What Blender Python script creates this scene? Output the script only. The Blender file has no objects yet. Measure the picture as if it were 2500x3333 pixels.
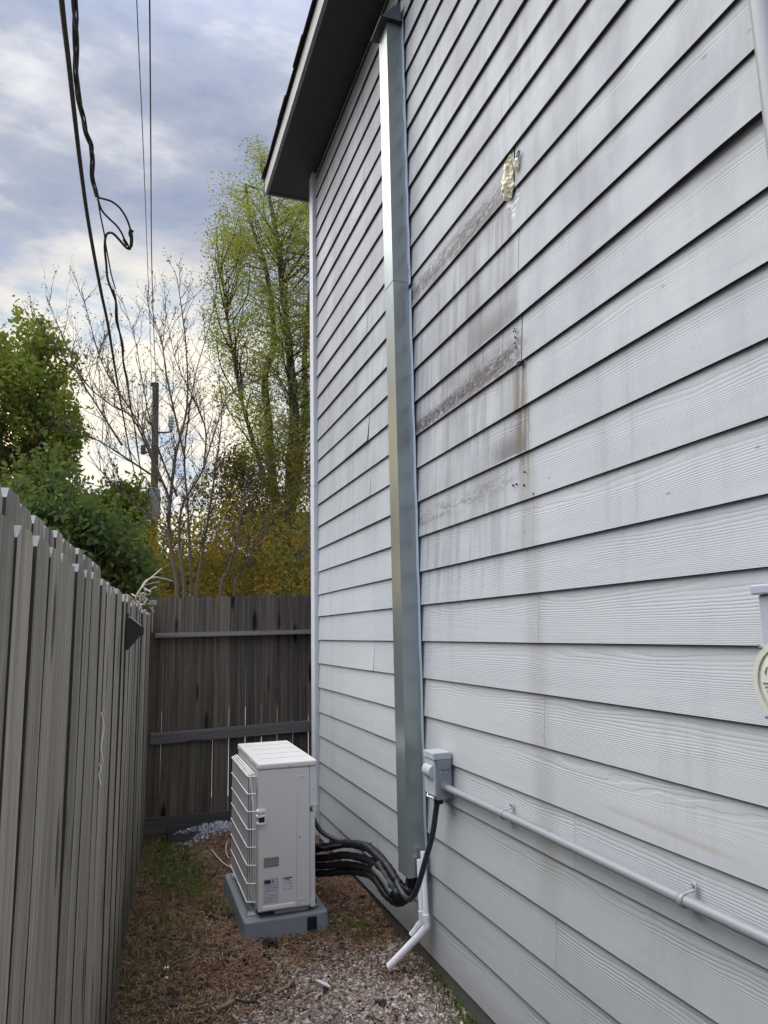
import bpy, math, random
import numpy as np
from mathutils import Matrix, Vector
R = math.radians
random.seed(7)
rng = np.random.default_rng(7)
sc = bpy.context.scene
col = sc.collection

# ------------------------------------------------------------------ camera, sky, sun, exposure
EYE = 1.55
CAM = np.array([-1.3700, 0.0, EYE])
FPX = 2340.0
PIT, YAW, ROLL = 0.16473, 0.33755, -0.02156
def cam_axes():
    cy, sy = math.cos(YAW), math.sin(YAW); cp, sp = math.cos(PIT), math.sin(PIT)
    fw = np.array([sy*cp, cy*cp, sp]); rt = np.array([cy, -sy, 0.0]); up = np.cross(rt, fw)
    c, s = math.cos(ROLL), math.sin(ROLL)
    return c*rt+s*up, -s*rt+c*up, fw
RT, UP, FW = cam_axes()
cd = bpy.data.cameras.new("camera"); cam = bpy.data.objects.new("camera", cd); col.objects.link(cam)
cd.sensor_fit = 'VERTICAL'; cd.sensor_height = 36.0; cd.lens = 36.0*FPX/3333.0
cd.clip_start = 0.02; cd.clip_end = 2000
M = Matrix(((RT[0], UP[0], -FW[0], CAM[0]), (RT[1], UP[1], -FW[1], CAM[1]), (RT[2], UP[2], -FW[2], CAM[2]), (0, 0, 0, 1)))
cam.matrix_world = M
sc.camera = cam

SUN_AZ, SUN_EL = R(58), R(56)          # azimuth from +Y towards -X
SUN_STRENGTH, SUN_ANGLE = 0.95, R(75)
EXPOSURE = 2.46
SKY_STRENGTH = 0.1
CLOUD_GAIN = 0.182
sc.view_settings.view_transform = 'Standard'
sc.view_settings.look = 'None'
sc.view_settings.gamma = 1.0
sc.view_settings.use_curve_mapping = False
sc.view_settings.exposure = EXPOSURE

# ------------------------------------------------------------------ node expression helper
class NT:
    def __init__(s, nt): s.nt = nt; s.n = nt.nodes; s.l = nt.links
    def node(s, t, **kw):
        nd = s.n.new(t)
        for k, v in kw.items(): setattr(nd, k, v)
        return nd
    def put(s, sock, v):
        if v is None: return
        if isinstance(v, X): s.l.new(v.s, sock)
        elif isinstance(v, (tuple, list)):
            sock.default_value = tuple(v)+(1.0,) if (len(v) == 3 and len(sock.default_value) == 4) else v
        else: sock.default_value = v
    def math(s, op, *a, clamp=False):
        nd = s.node('ShaderNodeMath', operation=op); nd.use_clamp = clamp
        for i, v in enumerate(a): s.put(nd.inputs[i], v)
        return X(s, nd.outputs[0])
    def vec(s, x, y, z):
        nd = s.node('ShaderNodeCombineXYZ')
        for i, v in enumerate((x, y, z)): s.put(nd.inputs[i], v)
        return X(s, nd.outputs[0])
    def sep(s, v):
        nd = s.node('ShaderNodeSeparateXYZ'); s.put(nd.inputs[0], v)
        return [X(s, o) for o in nd.outputs]
    def noise(s, v, scale=1.0, detail=4.0, rough=0.55, dist=0.0):
        nd = s.node('ShaderNodeTexNoise'); s.put(nd.inputs['Vector'], v)
        nd.inputs['Scale'].default_value = scale; nd.inputs['Detail'].default_value = detail
        nd.inputs['Roughness'].default_value = rough; nd.inputs['Distortion'].default_value = dist
        return X(s, nd.outputs[0])
    def voronoi(s, v, scale=1.0, feature='F1'):
        nd = s.node('ShaderNodeTexVoronoi', feature=feature); s.put(nd.inputs['Vector'], v)
        nd.inputs['Scale'].default_value = scale
        return X(s, nd.outputs['Distance'])
    def smooth(s, x, a, b, lo=0.0, hi=1.0):
        nd = s.node('ShaderNodeMapRange', interpolation_type='SMOOTHSTEP')
        for i, v in enumerate((x, a, b, lo, hi)): s.put(nd.inputs[i], v)
        return X(s, nd.outputs[0])
    def mix(s, f, a, b, mode='MIX'):
        nd = s.node('ShaderNodeMix', data_type='RGBA', blend_type=mode)
        s.put(nd.inputs[0], f); s.put(nd.inputs[6], a); s.put(nd.inputs[7], b)
        return X(s, nd.outputs[2])
    def pos(s): return X(s, s.node('ShaderNodeNewGeometry').outputs['Position'])
    def obj(s): return X(s, s.node('ShaderNodeTexCoord').outputs['Object'])
    def rnd(s): return X(s, s.node('ShaderNodeObjectInfo').outputs['Random'])
    def isl(s): return X(s, s.node('ShaderNodeNewGeometry').outputs['Random Per Island'])
    def bump(s, h, strength=0.3, dist=0.01):
        nd = s.node('ShaderNodeBump'); s.put(nd.inputs['Height'], h)
        nd.inputs['Strength'].default_value = strength; nd.inputs['Distance'].default_value = dist
        return X(s, nd.outputs[0])
class X:
    def __init__(s, g, sock): s.g = g; s.s = sock
    def __add__(a, b): return a.g.math('ADD', a, b)
    __radd__ = __add__
    def __mul__(a, b): return a.g.math('MULTIPLY', a, b)
    __rmul__ = __mul__
    def __sub__(a, b): return a.g.math('SUBTRACT', a, b)
    def __rsub__(a, b): return a.g.math('SUBTRACT', b, a)
    def __truediv__(a, b): return a.g.math('DIVIDE', a, b)
    def abs(a): return a.g.math('ABSOLUTE', a)
    def sin(a): return a.g.math('SINE', a)
    def max(a, b): return a.g.math('MAXIMUM', a, b)
    def min(a, b): return a.g.math('MINIMUM', a, b)
    def pow(a, b): return a.g.math('POWER', a, b)
    def clamp(a): return a.g.math('ADD', a, 0.0, clamp=True)

# ------------------------------------------------------------------ world: broken cloud over a Nishita sky
w = bpy.data.worlds.new("World"); sc.world = w; w.use_nodes = True
g = NT(w.node_tree); w.node_tree.nodes.clear()
gl = RT*((400-1250.0)/FPX) + UP*(-(1470-1666.5)/FPX) + FW; GLOW = [float(q) for q in gl/np.linalg.norm(gl)]
def build_world():
    out = g.node('ShaderNodeOutputWorld'); bg = g.node('ShaderNodeBackground')
    sky = g.node('ShaderNodeTexSky', sky_type='NISHITA'); sky.sun_disc = False
    sky.sun_elevation = SUN_EL; sky.sun_rotation = -SUN_AZ
    tc = g.node('ShaderNodeTexCoord')
    d = X(g, tc.outputs['Generated'])
    x, y, z = g.sep(d)
    zz = z.max(0.0) + 0.45
    p = g.vec(x/zz*0.85, y/zz*0.85, z*1.2)
    n1 = g.noise(p, 2.3, 7.0, 0.55, 0.4)
    p2 = g.vec(x/zz*0.8+3.1, y/zz*0.8+1.7, z*2.0)
    n2 = g.noise(p2, 5.5, 6.0, 0.58, 0.2)
    # distance from the bright gap low in the sky, beyond the trees
    gx, gy, gz = GLOW
    dot = x*gx + y*gy + z*gz
    glow = g.smooth(dot, 0.950, 0.995)
    wide = g.smooth(dot, 0.1, 1.0)
    t = g.smooth(n1*0.58 + n2*0.42, 0.42, 0.58)
    c = g.mix(t, (0.275, 0.345, 0.515), (0.485, 0.52, 0.64))
    hi = g.smooth(n1*0.55 + n2*0.45, 0.515, 0.64)
    c = g.mix(hi*0.9, c, (0.95, 0.95, 0.97))
    warm = g.mix(g.smooth(n2, 0.36, 0.56), (0.56, 0.70, 0.88), (1.22, 1.13, 0.95))
    c = g.mix(glow, c, warm)
    c = g.mix(wide*0.08, c, (0.70, 0.70, 0.70))
    # the low sun itself lights the cloud golden, off to the left behind the trees
    a_, e_ = R(20), R(8)
    dot2 = x*(-math.sin(a_)*math.cos(e_)) + y*(math.cos(a_)*math.cos(e_)) + z*math.sin(e_)
    c = g.mix(g.smooth(dot2, 0.955, 0.997), c, (2.7, 1.95, 0.80))
    # overcast is brightest overhead; lift there and behind the camera is added fill light
    lift = 1.0 + g.smooth(z, 0.60, 0.95)*2.4 + g.smooth(y, 0.15, -0.55)*g.smooth(z, -0.05, 0.25)*1.9
    lf = g.node('ShaderNodeVectorMath', operation='SCALE'); g.put(lf.inputs[0], c); g.put(lf.inputs[3], lift*(10.0*CLOUD_GAIN))
    k = X(g, lf.outputs[0])
    cover = g.smooth(n2, 0.24, 0.40)*0.12+0.88
    f = g.mix(cover, X(g, sky.outputs[0]), k)
    g.put(bg.inputs[0], f); bg.inputs[1].default_value = SKY_STRENGTH
    g.l.new(bg.outputs[0], out.inputs[0])
build_world()
sd = bpy.data.lights.new("sun", 'SUN'); so = bpy.data.objects.new("sun", sd); col.objects.link(so)
sd.energy = SUN_STRENGTH; sd.angle = SUN_ANGLE; sd.color = (1.0, 0.965, 0.92)
sdir = Vector((-math.sin(SUN_AZ)*math.cos(SUN_EL), math.cos(SUN_AZ)*math.cos(SUN_EL), math.sin(SUN_EL)))
so.rotation_euler = sdir.to_track_quat('Z', 'Y').to_euler(); so.location = sdir*50

# ------------------------------------------------------------------ pixel of the photograph -> point in the place
def ray(u, v):
    return RT*((u-1250.0)/FPX) + UP*(-(v-1666.5)/FPX) + FW
def onx(u, v, X0=0.0):
    d = ray(u, v); return CAM + d*((X0-CAM[0])/d[0])
def ony(u, v, Y0):
    d = ray(u, v); return CAM + d*((Y0-CAM[1])/d[1])
def onz(u, v, Z0):
    d = ray(u, v); return CAM + d*((Z0-CAM[2])/d[2])

# ------------------------------------------------------------------ mesh helper
class MB:
    def __init__(s): s.v = []; s.f = []; s.m = []; s.sm = []
    def add(s, vs, fs, mat=0, smooth=False):
        o = len(s.v); s.v.extend([tuple(float(c) for c in q) for q in vs])
        for f in fs:
            s.f.append([o+i for i in f]); s.m.append(mat); s.sm.append(smooth)
    def box(s, a, b, mat=0, skip=()):
        x0, y0, z0 = a; x1, y1, z1 = b
        vs = [(x0,y0,z0),(x1,y0,z0),(x1,y1,z0),(x0,y1,z0),(x0,y0,z1),(x1,y0,z1),(x1,y1,z1),(x0,y1,z1)]
        fs = {'b':(0,3,2,1),'t':(4,5,6,7),'s':(0,1,5,4),'e':(1,2,6,5),'n':(2,3,7,6),'w':(3,0,4,7)}
        s.add(vs, [f for k, f in fs.items() if k not in skip], mat)
    def prism(s, poly, axis, a, b, mat=0, capmat=None):
        n = len(poly)
        def P(q, t):
            if axis == 'x': return (t, q[0], q[1])
            if axis == 'y': return (q[0], t, q[1])
            return (q[0], q[1], t)
        vs = [P(q, a) for q in poly]+[P(q, b) for q in poly]
        s.add(vs, [(i, (i+1) % n, n+(i+1) % n, n+i) for i in range(n)], mat)
        s.add(vs, [tuple(range(n))[::-1], tuple(range(n, 2*n))], mat if capmat is None else capmat)
    def tube(s, pts, r, n=8, mat=0, caps=True, smooth=True):
        pts = [np.array(q, float) for q in pts]; k = len(pts)
        rs = r if hasattr(r, '__len__') else [r]*k
        T = []
        for i in range(k):
            t = pts[min(i+1, k-1)]-pts[max(i-1, 0)]; L = np.linalg.norm(t); T.append(t/L if L > 1e-9 else np.array([0, 0, 1.0]))
        a = np.array([0, 0, 1.0]) if abs(T[0][2]) < 0.9 else np.array([1.0, 0, 0])
        u = np.cross(T[0], a); u /= np.linalg.norm(u)
        vs = []
        for i in range(k):
            u = u - T[i]*np.dot(u, T[i]); u /= (np.linalg.norm(u)+1e-12); wv = np.cross(T[i], u)
            for j in range(n):
                th = 2*math.pi*j/n
                vs.append(pts[i]+(u*math.cos(th)+wv*math.sin(th))*rs[i])
        fs = [(i*n+j, i*n+(j+1) % n, (i+1)*n+(j+1) % n, (i+1)*n+j) for i in range(k-1) for j in range(n)]
        s.add(vs, fs, mat, smooth)
        if caps:
            s.add(vs[:n], [tuple(range(n))[::-1]], mat); s.add(vs[-n:], [tuple(range(n))], mat)
    def cyl(s, c0, c1, r, n=16, mat=0, r1=None):
        s.tube([c0, c1], [r, r if r1 is None else r1], n, mat)
    def build(s, name, mats, parent=None, loc=None, bevel=0.0, seg=2):
        me = bpy.data.meshes.new(name)
        me.from_pydata(s.v, [], s.f)
        if not isinstance(mats, (list, tuple)): mats = [mats]
        for m in mats: me.materials.append(m)
        me.polygons.foreach_set('material_index', s.m); me.polygons.foreach_set('use_smooth', s.sm)
        me.update()
        o = bpy.data.objects.new(name, me); col.objects.link(o)
        if parent is not None:
            o.parent = parent
            if parent.name in ORIG: o.matrix_parent_inverse = Matrix.Translation(-Vector(ORIG[parent.name]))
        if loc is not None: o.location = loc
        if bevel:
            b = o.modifiers.new('edge', 'BEVEL'); b.width = bevel; b.segments = seg; b.limit_method = 'ANGLE'; b.angle_limit = R(40)
        return o
def np_mesh(name, V, F, mat, parent=None, smooth=False):
    """V (n,3), F (m,k) -> one mesh object"""
    me = bpy.data.meshes.new(name); k = F.shape[1]
    me.vertices.add(len(V)); me.vertices.foreach_set('co', np.ascontiguousarray(V, np.float32).ravel())
    me.loops.add(F.size); me.loops.foreach_set('vertex_index', np.ascontiguousarray(F, np.int32).ravel())
    me.polygons.add(len(F)); me.polygons.foreach_set('loop_start', np.arange(0, F.size, k, dtype=np.int32))
    if smooth: me.polygons.foreach_set('use_smooth', np.ones(len(F), bool))
    me.materials.append(mat); me.update(calc_edges=True); me.validate()
    o = bpy.data.objects.new(name, me); col.objects.link(o)
    if parent is not None:
        o.parent = parent
        if parent.name in ORIG: o.matrix_parent_inverse = Matrix.Translation(-Vector(ORIG[parent.name]))
    return o
ORIG = {}
def tag(o, label=None, cat=None, group=None, kind=None):
    if label: o['label'] = label
    if cat: o['category'] = cat
    if group: o['group'] = group
    if kind: o['kind'] = kind
    return o
def thing(name, label, cat, loc=(0, 0, 0), group=None):
    o = bpy.data.objects.new(name, None); col.objects.link(o); o.location = loc; o.empty_display_size = 0.1
    ORIG[o.name] = tuple(float(q) for q in loc)
    return tag(o, label, cat, group)
def smooth_path(pts, n=8):
    P = [np.array(q, float) for q in pts]; out = []
    Q = [2*P[0]-P[1]]+P+[2*P[-1]-P[-2]]
    for i in range(1, len(Q)-2):
        for j in range(n):
            t = j/n; a, b, c, d = Q[i-1], Q[i], Q[i+1], Q[i+2]
            out.append(0.5*((2*b)+(c-a)*t+(2*a-5*b+4*c-d)*t*t+(3*b-a-3*c+d)*t**3))
    out.append(P[-1]); return out

# ------------------------------------------------------------------ materials
def new_mat(name):
    m = bpy.data.materials.new(name); m.use_nodes = True; m.node_tree.nodes.clear()
    return m, NT(m.node_tree)
def finish(g, color, rough=0.6, metal=0.0, normal=None, spec=0.4, trans=None, coat=None):
    out = g.node('ShaderNodeOutputMaterial'); b = g.node('ShaderNodeBsdfPrincipled')
    g.put(b.inputs['Base Color'], color); g.put(b.inputs['Roughness'], rough); g.put(b.inputs['Metallic'], metal)
    g.put(b.inputs['Specular IOR Level'], spec)
    if normal is not None: g.put(b.inputs['Normal'], normal)
    if coat: b.inputs['Coat Weight'].default_value = coat
    g.l.new(b.outputs[0], out.inputs[0]); return b
def plain(name, c, rough=0.5, metal=0.0, var=0.12, scale=9.0, spec=0.4, bump=0.0, bscale=200.0):
    m, g = new_mat(name)
    p = g.obj(); n = g.noise(p, scale, 5.0, 0.6)
    col_ = g.mix(n, tuple(x*(1-var) for x in c), tuple(min(1, x*(1+var)) for x in c))
    nm = g.bump(g.noise(p, bscale, 2.0), 0.3, bump) if bump else None
    finish(g, col_, rough, metal, nm, spec); return m

# siding paint: cement-board wood grain in relief, vertical weather streaks, and the dirt stains of this wall
def siding_mat():
    m, g = new_mat('grey_painted_siding')
    ox, oy, oz = g.sep(g.obj()); px, py, pz = g.sep(g.pos()); r = g.rnd()
    n = g.noise(g.vec(oy*1.1+r*91.0, oz*7.0+r*17.0, r*5.0), 1.0, 2.5, 0.5)
    n3 = g.noise(g.vec(oy*9.0+r*31.0, oz*26.0, r*9.0), 1.0, 2.0, 0.5)
    ph = (oz*250.0 - oz*oz*(640.0+r*180.0))*(0.84+r*0.32) + n*(1.4+oz*(34.0+r*44.0)) + n3*0.42 + g.noise(g.vec(oy*38.0+r*11.0, oz*40.0, r*4.0), 1.0, 2.0)*0.30
    s = (ph*6.2832).sin()
    ridge = g.smooth(s, -0.75, 0.15)
    amp = g.smooth(g.noise(g.vec(oy*1.7+r*13.0, oz*16.0, r*3.0), 1.0, 2.0), 0.3, 0.62, 0.10, 1.0)
    h = ridge*amp*(0.65+g.noise(g.vec(r*77.0, oy*0.5, 0.0), 1.0, 1.0)*0.7)
    nm = g.bump(h, 0.50, 0.0018)
    big = g.noise(g.vec(py*1.3, pz*1.3, 0.0), 1.0, 4.0)
    base = g.mix(big, (0.340, 0.360, 0.368), (0.425, 0.443, 0.450))
    base = g.mix(1.0, base, g.mix(r, (0.94, 0.95, 0.96), (1.03, 1.03, 1.02)), 'MULTIPLY')
    # vertical weather streaks
    st = g.smooth(g.noise(g.vec(py*11.0, pz*0.7, 2.0), 1.0, 4.0, 0.65), 0.46, 0.70)
    pa = g.smooth(g.noise(g.vec(py*1.1+4.0, pz*0.55, 5.0), 1.0, 3.0), 0.42, 0.62)
    base = g.mix(st*pa*g.smooth(pz, 1.0, 2.6, 0.30, 0.62), base, (0.215, 0.218, 0.238))
    blot = g.smooth(g.noise(g.vec(py*5.0+2.0, pz*1.6, 11.0), 1.0, 4.0, 0.6), 0.40, 0.66)*g.smooth(pz, 1.7, 3.2)
    base = g.mix(blot*0.55, base, (0.235, 0.24, 0.258))
    far_ = g.smooth(g.noise(g.vec(py*1.7+3.0, pz*0.8, 15.0), 1.0, 4.0, 0.6)+(py-3.6)*0.10, 0.40, 0.66)*g.smooth(pz, 1.8, 3.0)
    base = g.mix(far_*0.45, base, (0.245, 0.243, 0.245))
    gr = g.smooth(g.noise(g.vec(py*2.3+9.0, pz*1.4, 7.0), 1.0, 3.0), 0.55, 0.72)
    base = g.mix(gr*0.16, base, (0.36, 0.40, 0.35))
    fine = g.noise(g.vec(py*60.0, pz*18.0, 1.0), 1.0, 4.0, 0.7)
    fine2 = g.noise(g.vec(py*14.0, pz*34.0, 4.0), 1.0, 5.0, 0.7)
    fine3 = g.noise(g.vec(py*30.0+5.0, pz*62.0, 9.0), 1.0, 5.0, 0.75)
    fine4 = g.noise(g.vec(py*7.0+1.0, pz*30.0, 12.0), 1.0, 4.0, 0.65)
    def band(y0, y1, za, zb, thick, soft=0.25):
        t = (py-y0)/(y1-y0)
        zc = t*(zb-za)+za
        dz = ((pz-zc)/thick).abs()
        inside = g.smooth(py, y0-soft*0.4, y0+soft)*g.smooth(py, y1+0.02, y1-0.03)
        return (1.0-g.smooth(dz+(fine2-0.5)*0.9+(fine-0.5)*1.1, 0.10, 1.25))*inside
    def drip(y0, y1, z0, z1, f=13.0, lo=0.45):
        q = g.smooth(g.noise(g.vec(py*f*2.2, pz*0.9, 8.0), 1.0, 4.0, 0.7), lo, lo+0.2)
        return q*g.smooth(py, y0-0.12, y0+0.12)*g.smooth(py, y1, y1-0.03)*g.smooth(pz, z0-0.25, z0+0.15)*g.smooth(pz, z1+0.05, z1-0.1)
    Z = EYE
    # boards left of the long run of butt joints hold the wet dirt
    left = g.smooth(py, 2.272, 2.30)
    hz = g.smooth(py, 2.27, 2.33)*g.smooth(py, 3.75, 2.95)*g.smooth(pz, 0.15+Z, 0.55+Z)*g.smooth(pz, 1.92+Z, 1.70+Z)*g.smooth(g.noise(g.vec(py*3.0, pz*2.2, 6.0), 1.0, 4.0), 0.32, 0.62)
    base = g.mix(hz*0.36, base, (0.175, 0.17, 0.178))
    d1 = drip(2.30, 3.5, 1.0+Z, 1.72+Z, 13.0, 0.43)
    base = g.mix(d1*0.48*left, base, (0.125, 0.124, 0.130))
    d2 = drip(2.30, 3.4, 0.20+Z, 1.02+Z, 9.0, 0.44)
    base = g.mix(d2*0.40, base, (0.145, 0.142, 0.142))
    # grubby faces of the two worst boards
    b10 = g.smooth(pz, 1.715+Z, 1.722+Z)*g.smooth(pz, 1.892+Z, 1.80+Z)*g.smooth(py, 2.30, 2.36)*g.smooth(py, 3.9, 2.9)
    base = g.mix(b10*g.smooth(fine4*0.6+fine3*0.4, 0.36, 0.58)*0.74, base, (0.125, 0.110, 0.106))
    b6 = g.smooth(pz, 1.005+Z, 1.012+Z)*g.smooth(pz, 1.185+Z, 1.05+Z)*left*g.smooth(py, 4.0, 2.6)
    base = g.mix(b6*g.smooth(fine4*0.6+fine3*0.4, 0.36, 0.60)*0.70, base, (0.135, 0.122, 0.114))
    bA = band(2.34, 3.60, 1.758+Z, 1.800+Z, 0.062)*g.smooth(fine3*0.6+fine4*0.4, 0.39, 0.52)
    base = g.mix((bA*1.3).clamp()*g.smooth(fine3*0.5+fine*0.5, 0.42, 0.58, 0.20, 0.90), base, (0.066, 0.059, 0.057))
    bB = band(2.27, 3.62, 1.068+Z, 1.035+Z, 0.043)*g.smooth(fine3*0.55+fine4*0.45, 0.36, 0.48)
    base = g.mix((bB*1.45).clamp()*g.smooth(fine3*0.5+fine*0.5, 0.40, 0.56, 0.22, 0.97), base, (0.036, 0.031, 0.029))
    bB2 = band(2.27, 2.80, 1.060+Z, 1.055+Z, 0.080)*g.smooth(fine3*0.5+fine4*0.5, 0.40, 0.56)
    base = g.mix(bB2*0.72, base, (0.085, 0.070, 0.060))
    bC = band(2.35, 3.60, 0.578+Z, 0.545+Z, 0.055)*g.smooth(fine3*0.5+fine4*0.5, 0.44, 0.58)
    base = g.mix(bC*0.70, base, (0.13, 0.12, 0.115))
    bD = (1.0-g.smooth(((py-2.40)/0.22).abs()+(fine-0.5)*0.8, 0.2, 1.0))*g.smooth(pz, 0.655+Z, 0.668+Z)*g.smooth(pz, 0.80+Z, 0.69+Z)*left
    base = g.mix(bD*0.75, base, (0.09, 0.08, 0.075))
    bE = (1.0-g.smooth(((py-2.50)/0.35).abs()+(fine-0.5)*0.9, 0.1, 1.0))*g.smooth(pz, 1.192+Z, 1.20+Z)*g.smooth(pz, 1.36+Z, 1.22+Z)*left
    base = g.mix(bE*0.75, base, (0.115, 0.105, 0.10))
    # rusty run below the open joint
    sy_ = 1.0-g.smooth(((py-2.315)/0.075).abs()+(fine-0.5)*0.9, 0.25, 1.0)
    run = sy_*g.smooth(pz, 0.35+Z, 0.75+Z)*g.smooth(pz, 1.01+Z, 0.995+Z)*g.smooth(g.noise(g.vec(py*42.0, pz*1.5, 3.0), 1.0, 4.0, 0.7), 0.36, 0.62)
    base = g.mix(run*0.85, base, (0.115, 0.085, 0.055))
    run2 = (1.0-g.smooth(((py-2.30)/0.10).abs()+(fine-0.5)*0.6, 0.2, 1.0))*g.smooth(pz, -1.3+Z, -0.6+Z)*g.smooth(pz, 0.7+Z, 0.5+Z)
    base = g.mix(run2*0.34, base, (0.235, 0.215, 0.19))
    ru = (1.0-g.smooth(((pz-(Z-0.545)-(py-1.7)*0.03)/0.010).abs()+(fine2-0.5)*1.2, 0.2, 1.2))*g.smooth(py, 1.35, 1.55)*g.smooth(py, 2.05, 1.85)
    base = g.mix(ru*0.30, base, (0.26, 0.17, 0.10))
    # white smear under the foam
    sm = (1.0-g.smooth(((py-2.295)/0.085).abs()+((pz-(Z+1.69))/0.09).abs()*0.8+(fine2-0.5)*1.5, 0.5, 0.95))*g.smooth(fine3, 0.47, 0.55)
    base = g.mix(sm*0.85, base, (0.75, 0.75, 0.72))
    # soil splash along the lowest course
    spl = g.smooth(pz+(fine-0.5)*0.12, 0.20, 0.06)
    base = g.mix(spl*0.35, base, (0.22, 0.19, 0.16))
    mk = g.smooth(g.voronoi(g.vec(py*3.4+r*7.0, pz*9.0, 0.0), 1.0), 0.045, 0.025)
    base = g.mix(mk*0.6, base, (0.12, 0.115, 0.12))
    finish(g, base, 0.62, 0.0, nm, 0.3); return m
M_SIDING = siding_mat()
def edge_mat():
    m, g = new_mat('shaded_board_edge'); n = g.noise(g.pos(), 30.0, 4.0)
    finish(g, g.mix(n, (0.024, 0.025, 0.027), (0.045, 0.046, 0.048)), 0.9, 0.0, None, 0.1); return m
M_EDGE = edge_mat()  # near-black undersides: the shade beneath each lap is put into the colour
M_TRIM = plain('pale_grey_trim_paint', (0.50, 0.51, 0.53), 0.55, var=0.06)
M_SOFFIT_N = None
def soffit_mat():
    m, g = new_mat('shaded_vented_soffit'); x, y, z = g.sep(g.obj())
    q = g.vec(x*70.0, y*70.0, 0.0); v = g.voronoi(q, 1.0)
    nd = v.s.node; nd.inputs['Randomness'].default_value = 0.0
    on = g.smooth((x+0.22).abs(), 0.10, 0.09)
    dots = g.smooth(v, 0.26, 0.2)*on
    c = g.mix(dots, (0.026, 0.030, 0.032), (0.004, 0.004, 0.005))
    yy = g.math('FRACT', (y+20.0)/0.3048)
    c = g.mix(g.smooth((yy-0.5).abs(), 0.488, 0.497)*0.8, c, (0.006, 0.006, 0.007))
    finish(g, c, 0.6, 0.0, None, 0.3); return m
M_SOFFIT = soffit_mat()  # grey paint darkened, with the shade under the eave put into its colour
M_FASCIA = plain('fascia_paint', (0.17, 0.177, 0.178), 0.55, var=0.06)
def shingle_mat():
    m, g = new_mat('asphalt_shingle'); n = g.noise(g.pos(), 160.0, 3.0, 0.8); r = g.rnd()
    c = g.mix(n, (0.018, 0.017, 0.017), (0.065, 0.06, 0.058))
    finish(g, c, 0.95, 0.0, g.bump(n, 0.4, 0.003), 0.15); return m
M_SHINGLE = shingle_mat()
M_SHEATH = plain('wall_sheathing', (0.03, 0.03, 0.032), 0.9)
def concrete_mat(name, a, b, s=6.0):
    m, g = new_mat(name); p = g.pos(); n = g.noise(p, s, 6.0, 0.65); f = g.noise(p, 90.0, 3.0, 0.7)
    finish(g, g.mix(n*0.6+f*0.4, a, b), 0.9, 0.0, g.bump(f, 0.4, 0.004), 0.2); return m
M_FOUND = concrete_mat('foundation_concrete', (0.06, 0.056, 0.05), (0.16, 0.15, 0.135))
M_PATIO = concrete_mat('pale_concrete', (0.42, 0.40, 0.37), (0.58, 0.56, 0.52), 1.5)

def wood_mat(name, dark, mid, light, knots=0.5, stain=None, vert=True, greens=0.0):
    m, g = new_mat(name); x, y, z = g.sep(g.obj()); r = g.rnd()
    if not vert: x, y, z = x, z, y
    a = g.vec(x*3.0+r*57.0, y*9.0+r*23.0, z*0.55+r*11.0)
    n = g.noise(a, 2.6, 4.0, 0.6, 0.4)
    kv = g.vec((y+r*3.0)*7.0, z*1.6+r*19.0, r*40.0)
    k = g.voronoi(kv, 1.0)
    kn = g.smooth(k, 0.21, 0.08)
    ring = ((n*16.0 + k*7.0 + y*22.0)*6.2832).sin()
    fib = g.noise(g.vec(y*170.0+r*9.0, x*60.0, z*2.4), 1.0, 4.0, 0.7)
    fib2 = g.noise(g.vec(y*38.0+r*19.0, x*20.0, z*0.7+r*7.0), 1.0, 4.0, 0.65)
    grain = ring*0.10+0.5+(fib-0.5)*1.1+(fib2-0.5)*2.0
    c = g.mix(grain.clamp(), dark, light)
    c = g.mix(g.noise(g.vec(y*5.0+r*3.0, x*4.0, z*0.5+r*30.0), 1.0, 3.0)*0.55, c, mid)
    c = g.mix(1.0, c, g.mix(r, (0.74, 0.75, 0.77), (1.16, 1.14, 1.10)), 'MULTIPLY')
    c = g.mix(kn*knots, c, tuple(q*0.32 for q in dark))
    cr = g.smooth(g.noise(g.vec(y*55.0+r*5.0, x*9.0, z*0.9+r*3.0), 1.0, 2.0), 0.66, 0.72)
    c = g.mix(cr*0.75, c, tuple(q*0.25 for q in dark))
    if greens:
        gp = g.smooth(g.noise(g.vec(y*7.0+r*8.0, x*4.0, z*1.2), 1.0, 4.0), 0.5, 0.75)
        c = g.mix(gp*greens, c, (0.06, 0.085, 0.045))
    if stain is not None: c = stain(g, c)
    finish(g, c, 0.85, 0.0, g.bump(fib*0.6+fib2*0.5+ring*0.06, 0.45, 0.003), 0.2); return m
def moss(g, c):
    px, py, pz = g.sep(g.pos()); n = g.noise(g.pos(), 5.0, 4.0)
    f = g.smooth(pz+(n-0.5)*0.5, 0.42, 0.02)
    return g.mix(f*0.6, c, (0.075, 0.085, 0.022))
M_PICKET = wood_mat('weathered_grey_picket', (0.138, 0.122, 0.099), (0.34, 0.312, 0.262), (0.56, 0.525, 0.455), 0.85, moss)
M_PICKET_OLD = wood_mat('dark_weathered_picket', (0.030, 0.023, 0.018), (0.074, 0.060, 0.048), (0.215, 0.185, 0.152), 1.0, None, True, 0.35)
M_RAIL = wood_mat('weathered_rail', (0.10, 0.092, 0.085), (0.16, 0.15, 0.14), (0.27, 0.26, 0.25), 0.8, None, False)
M_PICKETEDGE = plain('gap_shade_picket_edge', (0.045, 0.040, 0.034), 0.95, var=0.5, scale=20.0)  # side edges painted dark to stand for the shadow in the picket gaps
M_ENDGRAIN = plain('pale_end_grain', (0.23, 0.23, 0.222), 0.85, var=0.25, scale=60.0)

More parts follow.
